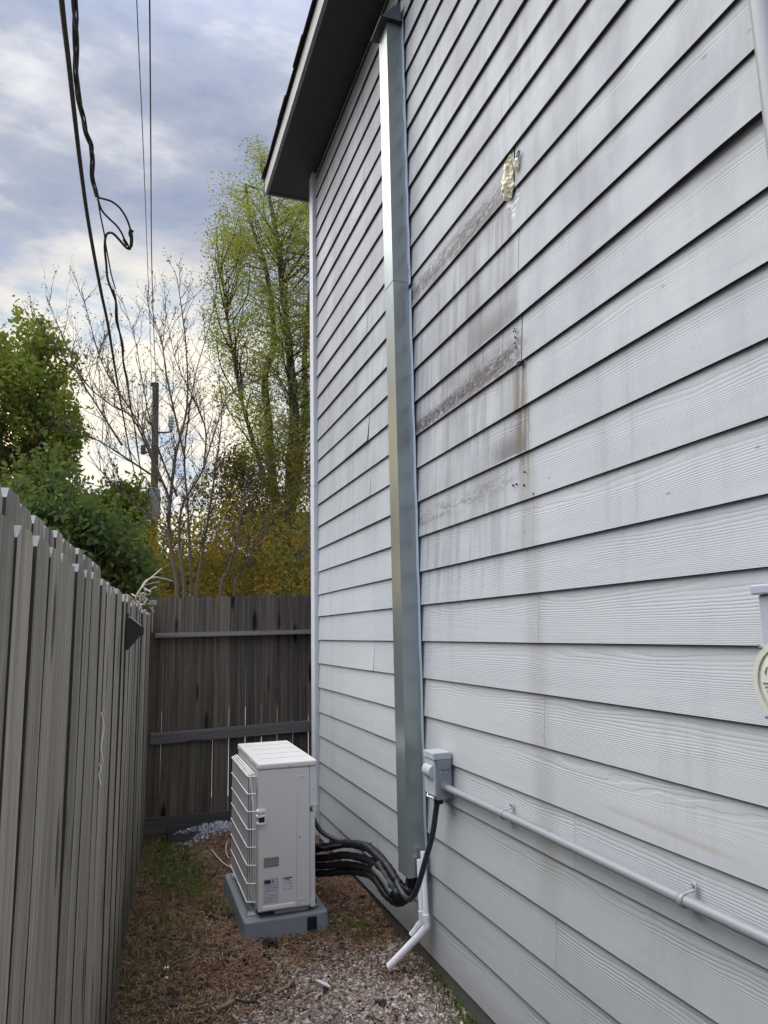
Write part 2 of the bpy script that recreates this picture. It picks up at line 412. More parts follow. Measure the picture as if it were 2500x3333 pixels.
def galv_mat(name, c=(0.62, 0.66, 0.68), rough=0.34):
    m, g = new_mat(name); p = g.obj(); x, y, z = g.sep(p)
    n = g.noise(g.vec(x*40.0, y*40.0, z*6.0), 1.0, 4.0, 0.6); b = g.noise(g.vec(x*5.0, y*5.0, z*1.6), 1.0, 2.0)
    cc = g.mix(n, tuple(q*0.9 for q in c), c)
    finish(g, cc, n*0.12+(rough-0.06), 0.72, g.bump(b, 0.12, 0.010), 0.5); return m
M_GALV = galv_mat('galvanised_sheet', (0.315, 0.355, 0.35), 0.30)
M_GALVFLANGE = plain('pale_galvanised_flange', (0.46, 0.53, 0.60), 0.4, 0.2, 0.06)
M_STRAP = plain('dull_zinc_strap', (0.27, 0.28, 0.29), 0.5, 0.25, 0.1)
M_ZINC = plain('zinc_plated_steel', (0.62, 0.63, 0.64), 0.3, 0.9, 0.1)
M_EMT = plain('grey_painted_conduit', (0.235, 0.245, 0.26), 0.45, 0.1, 0.05)
M_BOXGREY = plain('grey_enamel', (0.36, 0.40, 0.40), 0.42, 0.0, 0.05, spec=0.5)
M_BOXDARK = plain('shaded_grey_enamel', (0.19, 0.205, 0.235), 0.42, 0.0, 0.05, spec=0.5)  # darker copy of the grey enamel, with the box side's shade in its colour
M_METERBOX = plain('meter_box_grey', (0.30, 0.33, 0.37), 0.4, 0.0, 0.04, spec=0.5)
M_UNIT = plain('ivory_white_enamel', (0.60, 0.585, 0.555), 0.38, 0.0, 0.025, 4.0, 0.5)
M_UNITDARK = plain('fan_opening_dark', (0.02, 0.02, 0.022), 0.7)
M_WIREWHITE = plain('white_coated_wire', (0.78, 0.77, 0.74), 0.35, spec=0.5, var=0.03)
M_FIN = plain('guard_wire_grey', (0.56, 0.55, 0.53), 0.5, var=0.05)
M_BLACK = plain('black_plastic', (0.009, 0.009, 0.010), 0.45, var=0.2)
def tape_mat():
    m, g = new_mat('black_tape_wrap'); x, y, z = g.sep(g.obj()); n = g.noise(g.obj(), 55.0, 3.0, 0.6)
    finish(g, g.mix(n, (0.004, 0.004, 0.005), (0.010, 0.010, 0.013)), n*0.35+0.30, 0.0, g.bump(n, 0.7, 0.004), 0.28); return m
M_TAPE = tape_mat()
M_FOAMPIPE = plain('grey_foam_lagging', (0.08, 0.09, 0.08), 0.7)
M_WHIP = plain('dark_grey_liquidtight', (0.020, 0.026, 0.029), 0.42, var=0.1)
M_PVC = plain('white_pvc', (0.86, 0.86, 0.88), 0.3, var=0.03, spec=0.5)
M_RUBBER = plain('black_cable_jacket', (0.012, 0.012, 0.013), 0.6)
M_WIREBLUE = plain('aged_overhead_wire', (0.025, 0.026, 0.045), 0.5)
def foam_mat():
    m, g = new_mat('cream_spray_foam'); n = g.noise(g.obj(), 26.0, 4.0); v = g.voronoi(g.obj(), 60.0)
    c = g.mix(n, (0.84, 0.78, 0.46), (0.93, 0.90, 0.68))
    finish(g, c, 0.6, 0.0, g.bump(v+n, 0.9, 0.012), 0.3); return m
M_FOAM = foam_mat()
def pad_mat():
    m, g = new_mat('blue_grey_pad'); p = g.pos(); x, y, z = g.sep(p); n = g.noise(p, 12.0, 5.0, 0.7); f = g.noise(p, 140.0, 2.0)
    c = g.mix(n, (0.135, 0.152, 0.165), (0.235, 0.25, 0.262))
    c = g.mix(g.smooth(n, 0.55, 0.7)*0.5, c, (0.16, 0.15, 0.135))
    finish(g, c, 0.75, 0.0, g.bump(f, 0.3, 0.003), 0.3); return m
M_PAD = pad_mat()
def label_mat(name, paper, ink, rows, axis='z', fill=0.6):
    """flat print: rows of fine type on a sticker"""
    m, g = new_mat(name); x, y, z = g.sep(g.obj())
    row = (z*rows*6.2832).sin()
    wv = g.noise(g.vec(x*190.0, y*190.0, (z*rows)), 1.0, 1.0)
    rn = g.noise(g.vec(x*6.0, 1.0, z*rows*0.5), 1.0, 1.0)
    f = g.smooth(row, 0.0, 0.5)*g.smooth(wv, 0.40, 0.5)*g.smooth(rn, 0.32, 0.40)*fill
    finish(g, g.mix(f, paper, ink), 0.45); return m
M_LABEL_TAN = label_mat('tan_notice', (0.26, 0.215, 0.165), (0.10, 0.085, 0.07), 70.0)
M_LABEL_SPEC = label_mat('silver_rating_plate', (0.47, 0.47, 0.48), (0.12, 0.12, 0.13), 78.0)
M_LABEL_WHITE = label_mat('white_notice', (0.56, 0.56, 0.56), (0.13, 0.13, 0.14), 75.0)
M_INK = plain('black_print', (0.015, 0.016, 0.02), 0.5)
M_INKGREY = plain('grey_print', (0.16, 0.16, 0.17), 0.5)
M_RED = plain('red_print', (0.42, 0.03, 0.03), 0.45)
M_PINK = plain('pink_print', (0.62, 0.34, 0.42), 0.45)
M_STICKER = plain('white_sticker', (0.78, 0.78, 0.76), 0.4)
M_DIAL = plain('meter_dial_white', (0.62, 0.62, 0.56), 0.3)
def glassy():
    m, g = new_mat('clear_meter_cover')
    out = g.node('ShaderNodeOutputMaterial'); a = g.node('ShaderNodeBsdfTransparent'); b = g.node('ShaderNodeBsdfGlossy'); mx = g.node('ShaderNodeMixShader')
    b.inputs['Roughness'].default_value = 0.12; mx.inputs[0].default_value = 0.07
    a.inputs[0].default_value = (0.93, 0.94, 0.91, 1)
    g.l.new(a.outputs[0], mx.inputs[1]); g.l.new(b.outputs[0], mx.inputs[2]); g.l.new(mx.outputs[0], out.inputs[0]); return m
M_COVER = glassy()
M_RING = plain('aged_aluminium_ring', (0.50, 0.50, 0.43), 0.5, 0.2, 0.08)

def bark_mat(name, a, b, s=30.0):
    m, g = new_mat(name); x, y, z = g.sep(g.pos()); n = g.noise(g.vec(x*2.0, y*2.0, z*0.5), s, 5.0, 0.7)
    finish(g, g.mix(n, a, b), 0.9, 0.0, g.bump(n, 0.6, 0.02), 0.2); return m
M_BARK = bark_mat('dark_ridged_bark', (0.022, 0.018, 0.014), (0.085, 0.072, 0.055), 12.0)
M_TWIG = bark_mat('dark_twig_bark', (0.035, 0.028, 0.022), (0.10, 0.082, 0.064), 20.0)
M_BARKPALE = bark_mat('smooth_tan_bark', (0.070, 0.054, 0.040), (0.165, 0.13, 0.095), 14.0)
M_POLE = bark_mat('weathered_pole_wood', (0.045, 0.036, 0.03), (0.11, 0.092, 0.075), 14.0)
def leaf_mat(name, c1, c2, c3=None, tr=0.35):
    m, g = new_mat(name); r = g.isl(); px = g.noise(g.pos(), 2.4, 4.0)
    c = g.mix(r, c1, c2)
    if c3 is not None: c = g.mix(g.smooth(px, 0.42, 0.62), c, c3)
    out = g.node('ShaderNodeOutputMaterial'); d = g.node('ShaderNodeBsdfDiffuse'); t = g.node('ShaderNodeBsdfTranslucent'); mx = g.node('ShaderNodeMixShader')
    g.put(d.inputs[0], c); g.put(t.inputs[0], g.mix(1.0, c, (1.5, 1.5, 0.9), 'MULTIPLY')); mx.inputs[0].default_value = tr
    g.l.new(d.outputs[0], mx.inputs[1]); g.l.new(t.outputs[0], mx.inputs[2]); g.l.new(mx.outputs[0], out.inputs[0]); return m
M_LEAF_TALL = leaf_mat('spring_green_leaves', (0.14, 0.19, 0.034), (0.27, 0.30, 0.075), (0.17, 0.155, 0.045))
M_LEAF_DENSE = leaf_mat('dense_green_leaves', (0.075, 0.115, 0.026), (0.17, 0.20, 0.050), (0.15, 0.155, 0.032))
M_LEAF_BUSH = leaf_mat('shrub_green_leaves', (0.034, 0.066, 0.026), (0.13, 0.17, 0.065), (0.085, 0.105, 0.036))
M_LEAF_LIGHT = leaf_mat('yellow_green_leaves', (0.09, 0.115, 0.018), (0.16, 0.175, 0.035), (0.08, 0.105, 0.02))
M_LEAF_GOLD = leaf_mat('golden_olive_leaves', (0.125, 0.086, 0.018), (0.24, 0.16, 0.034), (0.095, 0.09, 0.024))
M_BUD = leaf_mat('dull_buds', (0.030, 0.030, 0.012), (0.07, 0.065, 0.025))
M_GRASS = leaf_mat('grass_blades', (0.040, 0.085, 0.012), (0.10, 0.165, 0.03), (0.10, 0.11, 0.03))
M_STRAW = leaf_mat('dead_straw', (0.10, 0.060, 0.042), (0.40, 0.27, 0.175), (0.24, 0.14, 0.095), 0.1)
M_DRYVINE = plain('dry_vine_stem', (0.42, 0.37, 0.30), 0.8, var=0.3, scale=25.0)
def stone_mat():
    m, g = new_mat('mixed_gravel'); r = g.isl(); n = g.noise(g.pos(), 120.0, 3.0)
    c = g.mix(g.smooth(r, 0.0, 1.0), (0.15, 0.123, 0.108), (0.46, 0.405, 0.37))
    c = g.mix(g.smooth(r, 0.92, 0.98), c, (0.64, 0.60, 0.56)); c = g.mix(n*0.4, c, (0.15, 0.12, 0.105))
    finish(g, c, 0.8, 0.0, None, 0.3); return m
M_STONE = stone_mat()
M_CHIP = plain('white_chips', (0.48, 0.49, 0.53), 0.7, var=0.35, scale=60.0)
M_DARKCLUMP = plain('wet_bark', (0.020, 0.016, 0.014), 0.8, var=0.4, scale=40.0)
def soil_mat():
    m, g = new_mat('soil_and_mulch'); p = g.pos(); x, y, z = g.sep(p)
    n = g.noise(p, 3.0, 6.0, 0.65); f = g.noise(p, 60.0, 5.0, 0.75); f2 = g.noise(g.vec(x*120.0, y*40.0, z*20.0), 1.0, 3.0, 0.7)
    c = g.mix(n, (0.060, 0.043, 0.033), (0.125, 0.090, 0.070))
    c = g.mix(g.smooth(f, 0.45, 0.75), c, (0.20, 0.15, 0.115)); c = g.mix(g.smooth(f2, 0.6, 0.75)*0.5, c, (0.25, 0.19, 0.14))
    gz = g.smooth(((x+0.42).abs()/0.55)+((y-3.05).abs()/0.62)+(n-0.5)*0.9, 1.0, 0.55)
    c = g.mix(gz*0.75, c, (0.19, 0.155, 0.135))
    far = g.smooth(y, 6.6, 7.5)
    c = g.mix(far, c, g.mix(n, (0.05, 0.06, 0.02), (0.10, 0.10, 0.04)))
    finish(g, c, 0.95, 0.0, g.bump(f, 0.8, 0.02), 0.1); return m
M_SOIL = soil_mat()
# ================================================================== ground
G0 = 0.0
def ground_h(x, y):
    return 0.018*np.sin(x*5.1+y*1.7)+0.014*np.sin(x*2.3-y*3.9+1.0)+0.010*np.sin(x*11+y*7.7) - 0.006
def build_ground():
    # one sheet: fine near the passage, widening rings out to the horizon
    xs = np.concatenate([[-600, -200, -80, -30, -12, -6, -3.5], np.arange(-2.4, 1.0, 0.04), [2, 4, 8, 14, 30, 80, 200, 600]])
    ys = np.concatenate([[-300, -100, -30, -10, -4], np.arange(-1.0, 7.4, 0.05), [8, 9, 11, 14, 20, 35, 60, 120, 300, 900]])
    XX, YY = np.meshgrid(xs, ys); ZZ = ground_h(XX, YY)
    ZZ += rng.normal(0, 0.004, ZZ.shape)*((XX > -2.4) & (XX < 1) & (YY > -1) & (YY < 7.4))
    ZZ[(np.abs(XX) > 3) | (YY > 7.4) | (YY < -1)] = -0.01
    V = np.stack([XX, YY, ZZ], -1).reshape(-1, 3); nx, ny = len(xs), len(ys)
    i = np.arange(nx-1); j = np.arange(ny-1); I, J = np.meshgrid(i, j); a = (J*nx+I).ravel()
    o = np_mesh('ground', V, np.stack([a, a+1, a+nx+1, a+nx], -1), M_SOIL, smooth=True)
    tag(o, kind='structure', label='brown mulch and soil strip between fence and house')
build_ground()
b = MB(); b.box((-3.5, 7.35, -0.05), (6.0, 16.0, 0.03), 0)
tag(b.build('patio', M_PATIO), kind='structure', label='pale concrete patio behind the end fence')

# ================================================================== house
house = thing('house', 'grey lap sided house with stained boards and a dark eave', 'house')
b = MB(); b.box((0.036, -2.6, 0.06), (5.0, 5.58, 3.96)); b.build('wall', M_SHEATH, house)
b = MB(); b.box((0.010, -2.6, -0.25), (4.9, 5.55, 0.12)); b.build('foundation', M_FOUND, house)
ZK = {-8:-1.490,-7:-1.306,-6:-1.126,-5:-0.949,-4:-0.764,-3:-0.590,-2:-0.409,-1:-0.229,0:-0.051,1:0.128,2:0.295,3:0.473,4:0.653,5:0.831,6:1.007,7:1.190,8:1.366,9:1.539,10:1.717,11:1.895,12:2.073,13:2.249,14:2.427,15:2.608,16:2.788,17:2.967,18:3.147,19:3.327,20:3.507,21:3.690,22:3.866}
EAVE = 3.955+EYE-0.02
def siding_board(k, ya, yb, kick=0.0, kick_at=None, droop=0.0):
    z0 = ZK[k]+EYE; z1 = (ZK[k+1]+EYE if k+1 in ZK else z0+0.178)
    top = min(z1+0.028, EAVE+0.01)-z0
    T = 0.0095; tilt = 0.0160
    b = MB(); n = max(2, int((yb-ya)/0.3)+1)
    vs, fs = [], []
    for i in range(n):
        t = i/(n-1); y = (yb-ya)*t
        bow = 0.0016*math.sin(k*2.1+y*1.3)
        kk = kick*(math.exp(-((ya+y-kick_at)/0.5)**2) if kick_at is not None else 1.0) if kick else 0.0
        dz = 0.0010*math.sin(k*1.7+y*1.9)
        vs += [(bow-kk, y, dz-droop*t), (T+bow-kk, y, dz-droop*t), (tilt+T, y, top), (tilt, y, top)]
    for i in range(n-1):
        a = 4*i; c = a+4
        fs += [(a, c, c+3, a+3)]
    b.add(vs, fs, 0)
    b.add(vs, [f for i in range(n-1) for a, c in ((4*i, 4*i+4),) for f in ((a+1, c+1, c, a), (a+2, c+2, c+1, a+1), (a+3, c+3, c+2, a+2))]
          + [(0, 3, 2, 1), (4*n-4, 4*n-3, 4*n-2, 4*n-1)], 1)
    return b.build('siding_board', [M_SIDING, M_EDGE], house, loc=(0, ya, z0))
JE, JO = 2.275, 4.165
for k in range(-8, 23):
    g_ = 0.0007
    if k % 2 == 0:
        j = JE + (0.012 if k == 6 else 0.0) + (-0.148 if k == -4 else 0.0) + 0.006*math.sin(k*3.0)
        gap = {6: 0.006, 8: 0.003, 10: 0.010}.get(k, 0.0012)
        siding_board(k, -2.6, j-gap*0.3)
        siding_board(k, j+gap*0.7, 5.508)
        if k == 6:
            pass
    else:
        j = JO + 0.01*math.sin(k*2.0)
        siding_board(k, -2.6, 0.6-g_)
        if k == 7: siding_board(k, 0.6+g_, j-g_, 0.013, 1.0)
        else: siding_board(k, 0.6+g_, j-g_)
        if k == 7: siding_board(k, j+g_, 5.508, 0.009, 4.1)
        else: siding_board(k, j+g_, 5.508)
b = MB(); b.box((-0.026, 5.516, 0.07), (0.03, 5.63, 2.06+EYE-0.9)); b.build('corner_trim', M_TRIM, house, bevel=0.002)
b = MB(); b.box((-0.025, 5.516, 2.0603+EYE-0.897), (0.03, 5.63, EAVE)); b.build('corner_trim', M_TRIM, house, bevel=0.002)
b = MB(); b.box((-0.008, -2.6, EAVE-0.022), (-0.001, 5.514, EAVE-0.001)); b.build('frieze_strip', M_SOFFIT, house)
XE, YE = -0.345, 5.95
for y0 in np.arange(-2.6, YE-0.02, 3.05):
    y1 = min(y0+3.047, YE-0.018); b = MB(); b.box((XE+0.012, y0, EAVE), (0.03 if y0 < 2 else 0.03, y1, EAVE+0.012)); b.build('soffit_panel', M_SOFFIT, house)
b = MB(); b.box((0.031, 5.62, EAVE), (5.0, YE-0.018, EAVE+0.012)); b.build('soffit_panel', M_SOFFIT, house)
for y0, y1 in ((-2.6, 1.0), (1.002, 4.0), (4.002, YE)):
    b = MB(); b.box((XE-0.014, y0, EAVE-0.012), (XE+0.012, y1, EAVE+0.15)); b.build('fascia_board', M_FASCIA, house, bevel=0.002)
b = MB(); b.box((XE+0.0125, YE-0.018, EAVE-0.012), (5.0, YE, EAVE+0.15)); b.build('fascia_board', M_FASCIA, house)
# roof: sloping deck with courses of shingle tabs showing over the eave
b = MB()
SL = 0.5
b.add([(XE-0.02, -2.6, EAVE+0.152), (XE-0.02, YE+0.01, EAVE+0.152), (4.0, YE-3.2, EAVE+0.152+SL*4.3), (4.0, -2.6, EAVE+0.152+SL*4.3)], [(0, 1, 2, 3), (3, 2, 1, 0)], 0)
b.add([(XE-0.02, YE+0.01, EAVE+0.152), (5.5, YE+0.01, EAVE+0.152), (4.0, YE-3.2, EAVE+0.152+SL*4.3)], [(0, 1, 2), (2, 1, 0)], 0)
b.build('roof', M_SHINGLE, house)
for i in range(29):
    y0 = -2.6+i*0.30; j = rng.uniform(-0.006, 0.008)
    if y0 > YE-0.05: break
    b = MB(); y1 = min(y0+0.297, YE+0.025)
    for c_ in range(3):
        xx = XE-0.045+c_*0.135+(j if c_ == 0 else 0); zz = EAVE+0.153+c_*0.0675+(0.004 if c_ else 0)
        b.add([(xx, y0, zz), (xx, y1, zz), (xx+0.16, y1, zz+0.08), (xx+0.16, y0, zz+0.08), (xx, y0, zz+0.011+0.004*(i % 2)), (xx, y1, zz+0.011+0.004*(i % 2)), (xx+0.16, y1, zz+0.091), (xx+0.16, y0, zz+0.091)],
              [(0, 1, 5, 4), (4, 5, 6, 7), (0, 3, 2, 1), (0, 4, 7, 3), (1, 2, 6, 5)], 0)
    b.build('shingle', M_SHINGLE, house)

# torn siding and foam where a board has lost its corner
foam = MB()
ym, zt, zb_ = 2.325, 1.862+EYE, 1.70+EYE
nr, nc = 26, 16
rf = np.random.default_rng(12)
gn = rf.normal(0, 1, (10, 8))
def lump(i, j):
    a, c = i/(nr-1)*8.0, j/(nc-1)*6.0; i0, j0 = int(a), int(c); fa, fc = a-i0, c-j0
    i1, j1 = min(i0+1, 9), min(j0+1, 7)
    return (gn[i0, j0]*(1-fa)+gn[i1, j0]*fa)*(1-fc)+(gn[i0, j1]*(1-fa)+gn[i1, j1]*fa)*fc
vs, fs = [], []
for i in range(nr):
    t = i/(nr-1); z = zt+(zb_-zt)*t
    wd = 0.004+0.019*min(1.0, t*2.2)**0.8*(1.0 if t < 0.88 else 0.75)
    yc = ym-0.050*(1-t)-0.004+0.010*math.sin(t*5.0)
    dp = 0.010+0.024*math.sin(min(1, t*1.1)*math.pi*0.85)**0.8
    for j in range(nc):
        th = math.pi*j/(nc-1); q = 1+0.34*lump(i, j)
        vs.append((-abs(math.sin(th))*dp*max(0.2, q)+0.004, yc+math.cos(th)*wd*max(0.45, q), z+0.004*lump(i, nc-1-j)))
for i in range(nr-1):
    for j in range(nc-1):
        a = i*nc+j; fs.append((a, a+nc, a+nc+1, a+1))
foam.add(vs, fs, 0, True); foam.add(vs, [tuple(range(nc)), tuple(range((nr-1)*nc, nr*nc))[::-1]], 0)
fo = foam.build('spray_foam', M_FOAM)
tag(fo, 'cream blob of spray foam bulging from a broken siding joint', 'foam')
sub = fo.modifiers.new('s', 'SUBSURF'); sub.levels = 1; sub.render_levels = 1
b = MB()
for (y, z, r) in ((2.232, 1.792+EYE, 0.012), (2.226, 1.806+EYE, 0.009), (2.237, 1.779+EYE, 0.008)):
    b.tube([(0.004, y, z-r*1.3), (-0.008, y, z-r*0.4), (-0.008, y, z+r*0.5), (0.004, y, z+r*1.4)], [r*0.4, r, r*0.9, r*0.3], 8)
b.build('foam_drop', M_FOAM, fo)
b = MB()
pts = [(2.262, 1.800), (2.250, 1.812), (2.236, 1.832), (2.224, 1.846), (2.212, 1.845), (2.216, 1.835), (2.204, 1.838), (2.212, 1.822), (2.222, 1.812), (2.236, 1.806), (2.256, 1.792)]
b.prism([(y, z+EYE) for y, z in pts], 'x', -0.0005, -0.003, 0)
o = b.build('torn_fibre_flap', plain('torn_fibre', (0.075, 0.076, 0.08), 0.8, var=0.4, scale=80.0)); tag(o, 'small dark torn flap of board fibre beside the foam', 'debris')
b = MB()
for (y, z) in ((2.333, 1.145), (2.318, 1.138), (2.322, 1.150), (2.325, 1.118), (2.318, 1.112), (2.330, 1.096), (2.325, 1.078)):
    b.tube([(0.0026, y, z+EYE), (-0.0012, y+0.001, z+EYE+0.001)], [0.0042, 0.0030], 6)
for (y, z) in ((2.31, 0.578), (2.40, 0.545), (2.375, 0.545), (2.32, 0.530), (2.255, 0.485)):
    b.tube([(0.004, y, z+EYE), (-0.0008, y, z+EYE)], [0.0045, 0.0035], 6)
o = b.build('nail_hole', M_BLACK, house)
b = MB()
b.box((-0.012, 2.283, 0.990+EYE), (0.004, 2.306, 1.006+EYE)); b.build('rotted_corner', M_DARKCLUMP, house, bevel=0.003)

# ================================================================== line-set duct on the wall
XD, YN, YF = -0.094, 3.405, 3.535
ZB, ZJ = -1.155+EYE, None
ZT = ony(1272, 60, YN)[2]-0.004
ZJ = onx(1275, 912, XD)[2]
duct = thing('duct_cover', 'galvanised sheet metal duct running up the siding to the eave', 'duct', (0, 3.47, ZB))
def duct_part(name, mb, mat=None): 
    o = mb.build(name, mat or M_GALV, duct); return o
def duct_len(z0, z1, e=0.0):
    b = MB(); t = 0.0016
    x0, ya, yb = XD-e, YN-e, YF+e
    b.box((x0, ya, z0), (x0+t, yb, z1)); b.box((x0+t, ya, z0), (-0.003, ya+t, z1)); b.box((x0+t, yb-t, z0), (-0.003, yb, z1))
    return duct_part('duct_section', b)
duct_len(ZB, ZJ); duct_len(ZJ-0.012, ZT, 0.0022)
def flange(z0, z1):
    b = MB(); n = 22
    vs = []
    for i in range(n+1):
        z = z0+(z1-z0)*i/n; wv = 0.0025*math.sin(i*2.1)
        vs += [(-0.0045+wv, YN-0.001, z), (-0.0055+wv*0.5, YN-0.034, z)]
    b.add(vs, [(2*i, 2*i+2, 2*i+3, 2*i+1) for i in range(n)], 0)
    o = duct_part('duct_flange', b, M_GALVFLANGE); s_ = o.modifiers.new('t', 'SOLIDIFY'); s_.thickness = 0.0014
    return o
flange(ZB, ZJ-0.06); flange(ZJ-0.03, ZT)
for z in (0.35, 1.25, 1.98, 2.42, 2.9, 3.5, 4.1, 4.6, 5.05):
    b = MB(); b.cyl((-0.004, YN-0.014, z), (-0.009, YN-0.014, z), 0.0045, 8); duct_part('screw', b, M_ZINC)
# wedge-shaped flashing cap at its head
b = MB()
cy_ = YN-0.030
cl, cr_ = ony(1241, 57, cy_), ony(1303, 60, cy_); zc = (cl[2]+cr_[2])/2
vs = [(cl[0], cy_, zc), (cr_[0], cy_, zc), (cr_[0], YF+0.02, zc), (cl[0], YF+0.02, zc), (cr_[0], cy_, zc+0.125), (cr_[0], YF+0.02, zc+0.125)]
b.add(vs, [(0, 1, 4), (0, 4, 5, 3), (3, 5, 2), (1, 2, 5, 4), (0, 3, 2, 1)], 0)
b.box((cr_[0]+0.0005, cy_-0.001, zc), (cr_[0]+0.004, cy_+0.02, zc+0.125))
duct_part('flashing_cap', b, galv_mat('dull_flashing', (0.20, 0.22, 0.24), 0.42))
b = MB(); b.box((cl[0]-0.002, cy_+0.002, zc-0.006), (-0.003, YF+0.03, zc-0.0008)); duct_part('cap_lip', b, M_BLACK)

# ================================================================== disconnect box, conduit, meter
dbx = thing('disconnect_box', 'small grey electrical disconnect box beside the metal duct', 'electrical box')
y0, y1, z0, z1, xo = 3.058, 3.172, -0.735+EYE, -0.535+EYE, -0.088
b = MB(); b.box((xo+0.012, y0, z0), (-0.004, y1, z1-0.012)); b.build('case', M_BOXDARK, dbx, bevel=0.003)
b = MB(); b.box((xo, y0+0.003, z0+0.016), (xo+0.0115, y1, z1-0.03)); b.build('door', M_BOXGREY, dbx, bevel=0.003)
b = MB(); b.box((xo-0.004, y0-0.003, z1-0.030), (-0.004, y1+0.003, z1-0.0005)); b.build('lid', M_BOXGREY, dbx, bevel=0.003)
b = MB(); b.prism([(xo+0.014, z1-0.066), (xo+0.02, z1-0.070), (-0.02, z1-0.070), (-0.014, z1-0.066), (-0.008, z1-0.031), (xo+0.010, z1-0.031)], 'y', y0-0.0040, y0-0.0005); b.build('hinge_flap', M_BOXDARK, dbx, bevel=0.001)
b = MB()
pr = []
for i in range(9):
    t = i/8; pr.append((xo-0.021*math.sin(math.pi*min(1, max(0, t)))**0.6-0.0004, z1-0.115+0.062*t))
b.prism(pr, 'y', y0+0.012, y1-0.018); b.build('handle', M_BOXGREY, dbx, bevel=0.006, seg=3)
for dx, dz in ((0.03, 0.085), (0.055, 0.085), (0.04, 0.055)):
    b = MB(); b.cyl((xo+dx, y0+0.001, z1-dz), (xo+dx, y0-0.002, z1-dz), 0.003, 8); b.build('rivet', M_ZINC, dbx)
b = MB(); b.cyl((-0.036, y0, -0.681+EYE), (-0.036, y0-0.012, -0.681+EYE), 0.024, 18); b.cyl((-0.036, y0-0.012, -0.681+EYE), (-0.036, y0-0.026, -0.681+EYE), 0.019, 6); b.build('hub', M_BOXDARK, dbx)
b = MB(); b.tube(smooth_path([(xo+0.004, y1-0.02, z0+0.014), (xo-0.008, y1-0.045, z0+0.007), (xo-0.006, y0+0.05, z0+0.010), (xo+0.006, y0+0.03, z0+0.004)], 4), 0.0035, 6); b.build('wire_seal', M_PVC, dbx)

cond = thing('metal_conduit', 'straight grey conduit pipe strapped across the lower siding', 'conduit', (-0.036, 3.03, -0.681+EYE))
CR = 0.0152
b = MB(); b.tube([(-0.036, 3.045, -0.683+EYE), (-0.036, 2.4, -0.680+EYE), (-0.036, 1.55, -0.681+EYE), (-0.036, 0.55, -0.677+EYE)], CR, 20)
o = b.build('pipe', M_EMT, cond)
for yy in (2.528, 1.590):
    b = MB(); zc = -0.681+EYE; w2 = 0.009
    prof = [(-0.003, 0.052), (-0.003, CR+0.008)]
    prof = [(-0.0035, 0.038), (-0.0035, CR+0.006)] + [(-0.036-math.sin(a)*(CR+0.0025), math.cos(a)*(CR+0.0025)) for a in np.linspace(0.3, math.pi-0.3, 11)] + [(-0.0035, -CR-0.006), (-0.0035, -0.036)]
    vs = []
    for (xx, zz) in prof: vs += [(xx, yy-w2, zc+zz), (xx, yy+w2, zc+zz)]
    b.add(vs, [(2*i, 2*i+1, 2*i+3, 2*i+2) for i in range(len(prof)-1)], 0, True)
    o = b.build('strap', M_STRAP, cond)
    s_ = o.modifiers.new('t', 'SOLIDIFY'); s_.thickness = 0.0018
    for dz in (0.031, -0.030):
        b = MB(); b.cyl((-0.003, yy, zc+dz), (-0.007, yy, zc+dz), 0.0055, 6); b.cyl((-0.007, yy, zc+dz), (-0.0085, yy, zc+dz), 0.0035, 6)
        q = b.build('screw', M_STRAP, o)

met = thing('electric_meter', 'grey meter box with round glass meter at the wall edge', 'meter')
mz = -0.117+EYE
b = MB(); b.box((-0.105, 0.985, -0.42+EYE), (-0.006, 1.200, 0.060+EYE)); b.build('case', M_METERBOX, met, bevel=0.004)
b = MB(); b.box((-0.118, 0.978, 0.0605+EYE), (-0.006, 1.207, 0.082+EYE)); b.build('cap', M_METERBOX, met, bevel=0.004)
b = MB(); b.box((-0.1075, 1.10, 0.005+EYE), (-0.1053, 1.166, 0.036+EYE)); b.build('sticker', M_STICKER, met)
b = MB(); b.box((-0.1088, 1.10, 0.0245+EYE), (-0.1077, 1.166, 0.036+EYE)); 
b.build('sticker_band', M_PINK, met)
b = MB()
for i in range(4):
    zz = 0.0065+i*0.0045+EYE
    b.box((-0.1086, 1.10, zz), (-0.1077, 1.158, zz+0.0022))
b.build('sticker_print', M_INK, met)
yc_ = 1.104
def ring(r0, r1, xa, xb, mat, name, n=40):
    b = MB(); vs = []
    for i in range(n):
        a = 2*math.pi*i/n; c, s_ = math.cos(a), math.sin(a)
        vs += [(xa, yc_+c*r0, mz+s_*r0), (xb, yc_+c*r1, mz+s_*r1), (xb, yc_+c*(r1-0.013), mz+s_*(r1-0.013)), (xa, yc_+c*(r0-0.013), mz+s_*(r0-0.013))]
    fs = []
    for i in range(n):
        a = 4*i; c = 4*((i+1) % n)
        for q in range(4): fs.append((a+q, a+(q+1) % 4, c+(q+1) % 4, c+q))
    b.add(vs, fs, 0, False); return b.build(name, mat, met)
ring(0.087, 0.087, -0.1055, -0.128, M_METERBOX, 'socket_ring')
ring(0.090, 0.086, -0.1285, -0.152, M_RING, 'sealing_ring')
ring(0.081, 0.081, -0.140, -0.1490, M_RING, 'inner_ring')
b = MB(); b.cyl((-0.1060, yc_, mz), (-0.150, yc_, mz), 0.0675, 40); b.build('dial_face', M_DIAL, met)
b = MB()
for i in range(5):
    b.box((-0.1512, yc_+0.018+(0.006 if i % 2 else 0), mz-0.012-i*0.008), (-0.1503, yc_+0.058-i*0.004, mz-0.009-i*0.008))
b.build('dial_print', M_INKGREY, met)
b = MB(); b.box((-0.1516, yc_-0.06, mz-0.004), (-0.1503, yc_+0.062, mz-0.0015)); b.build('dial_rule', M_INKGREY, met)
b = MB()
a_ = np.linspace(0.2, math.pi-0.2, 9)
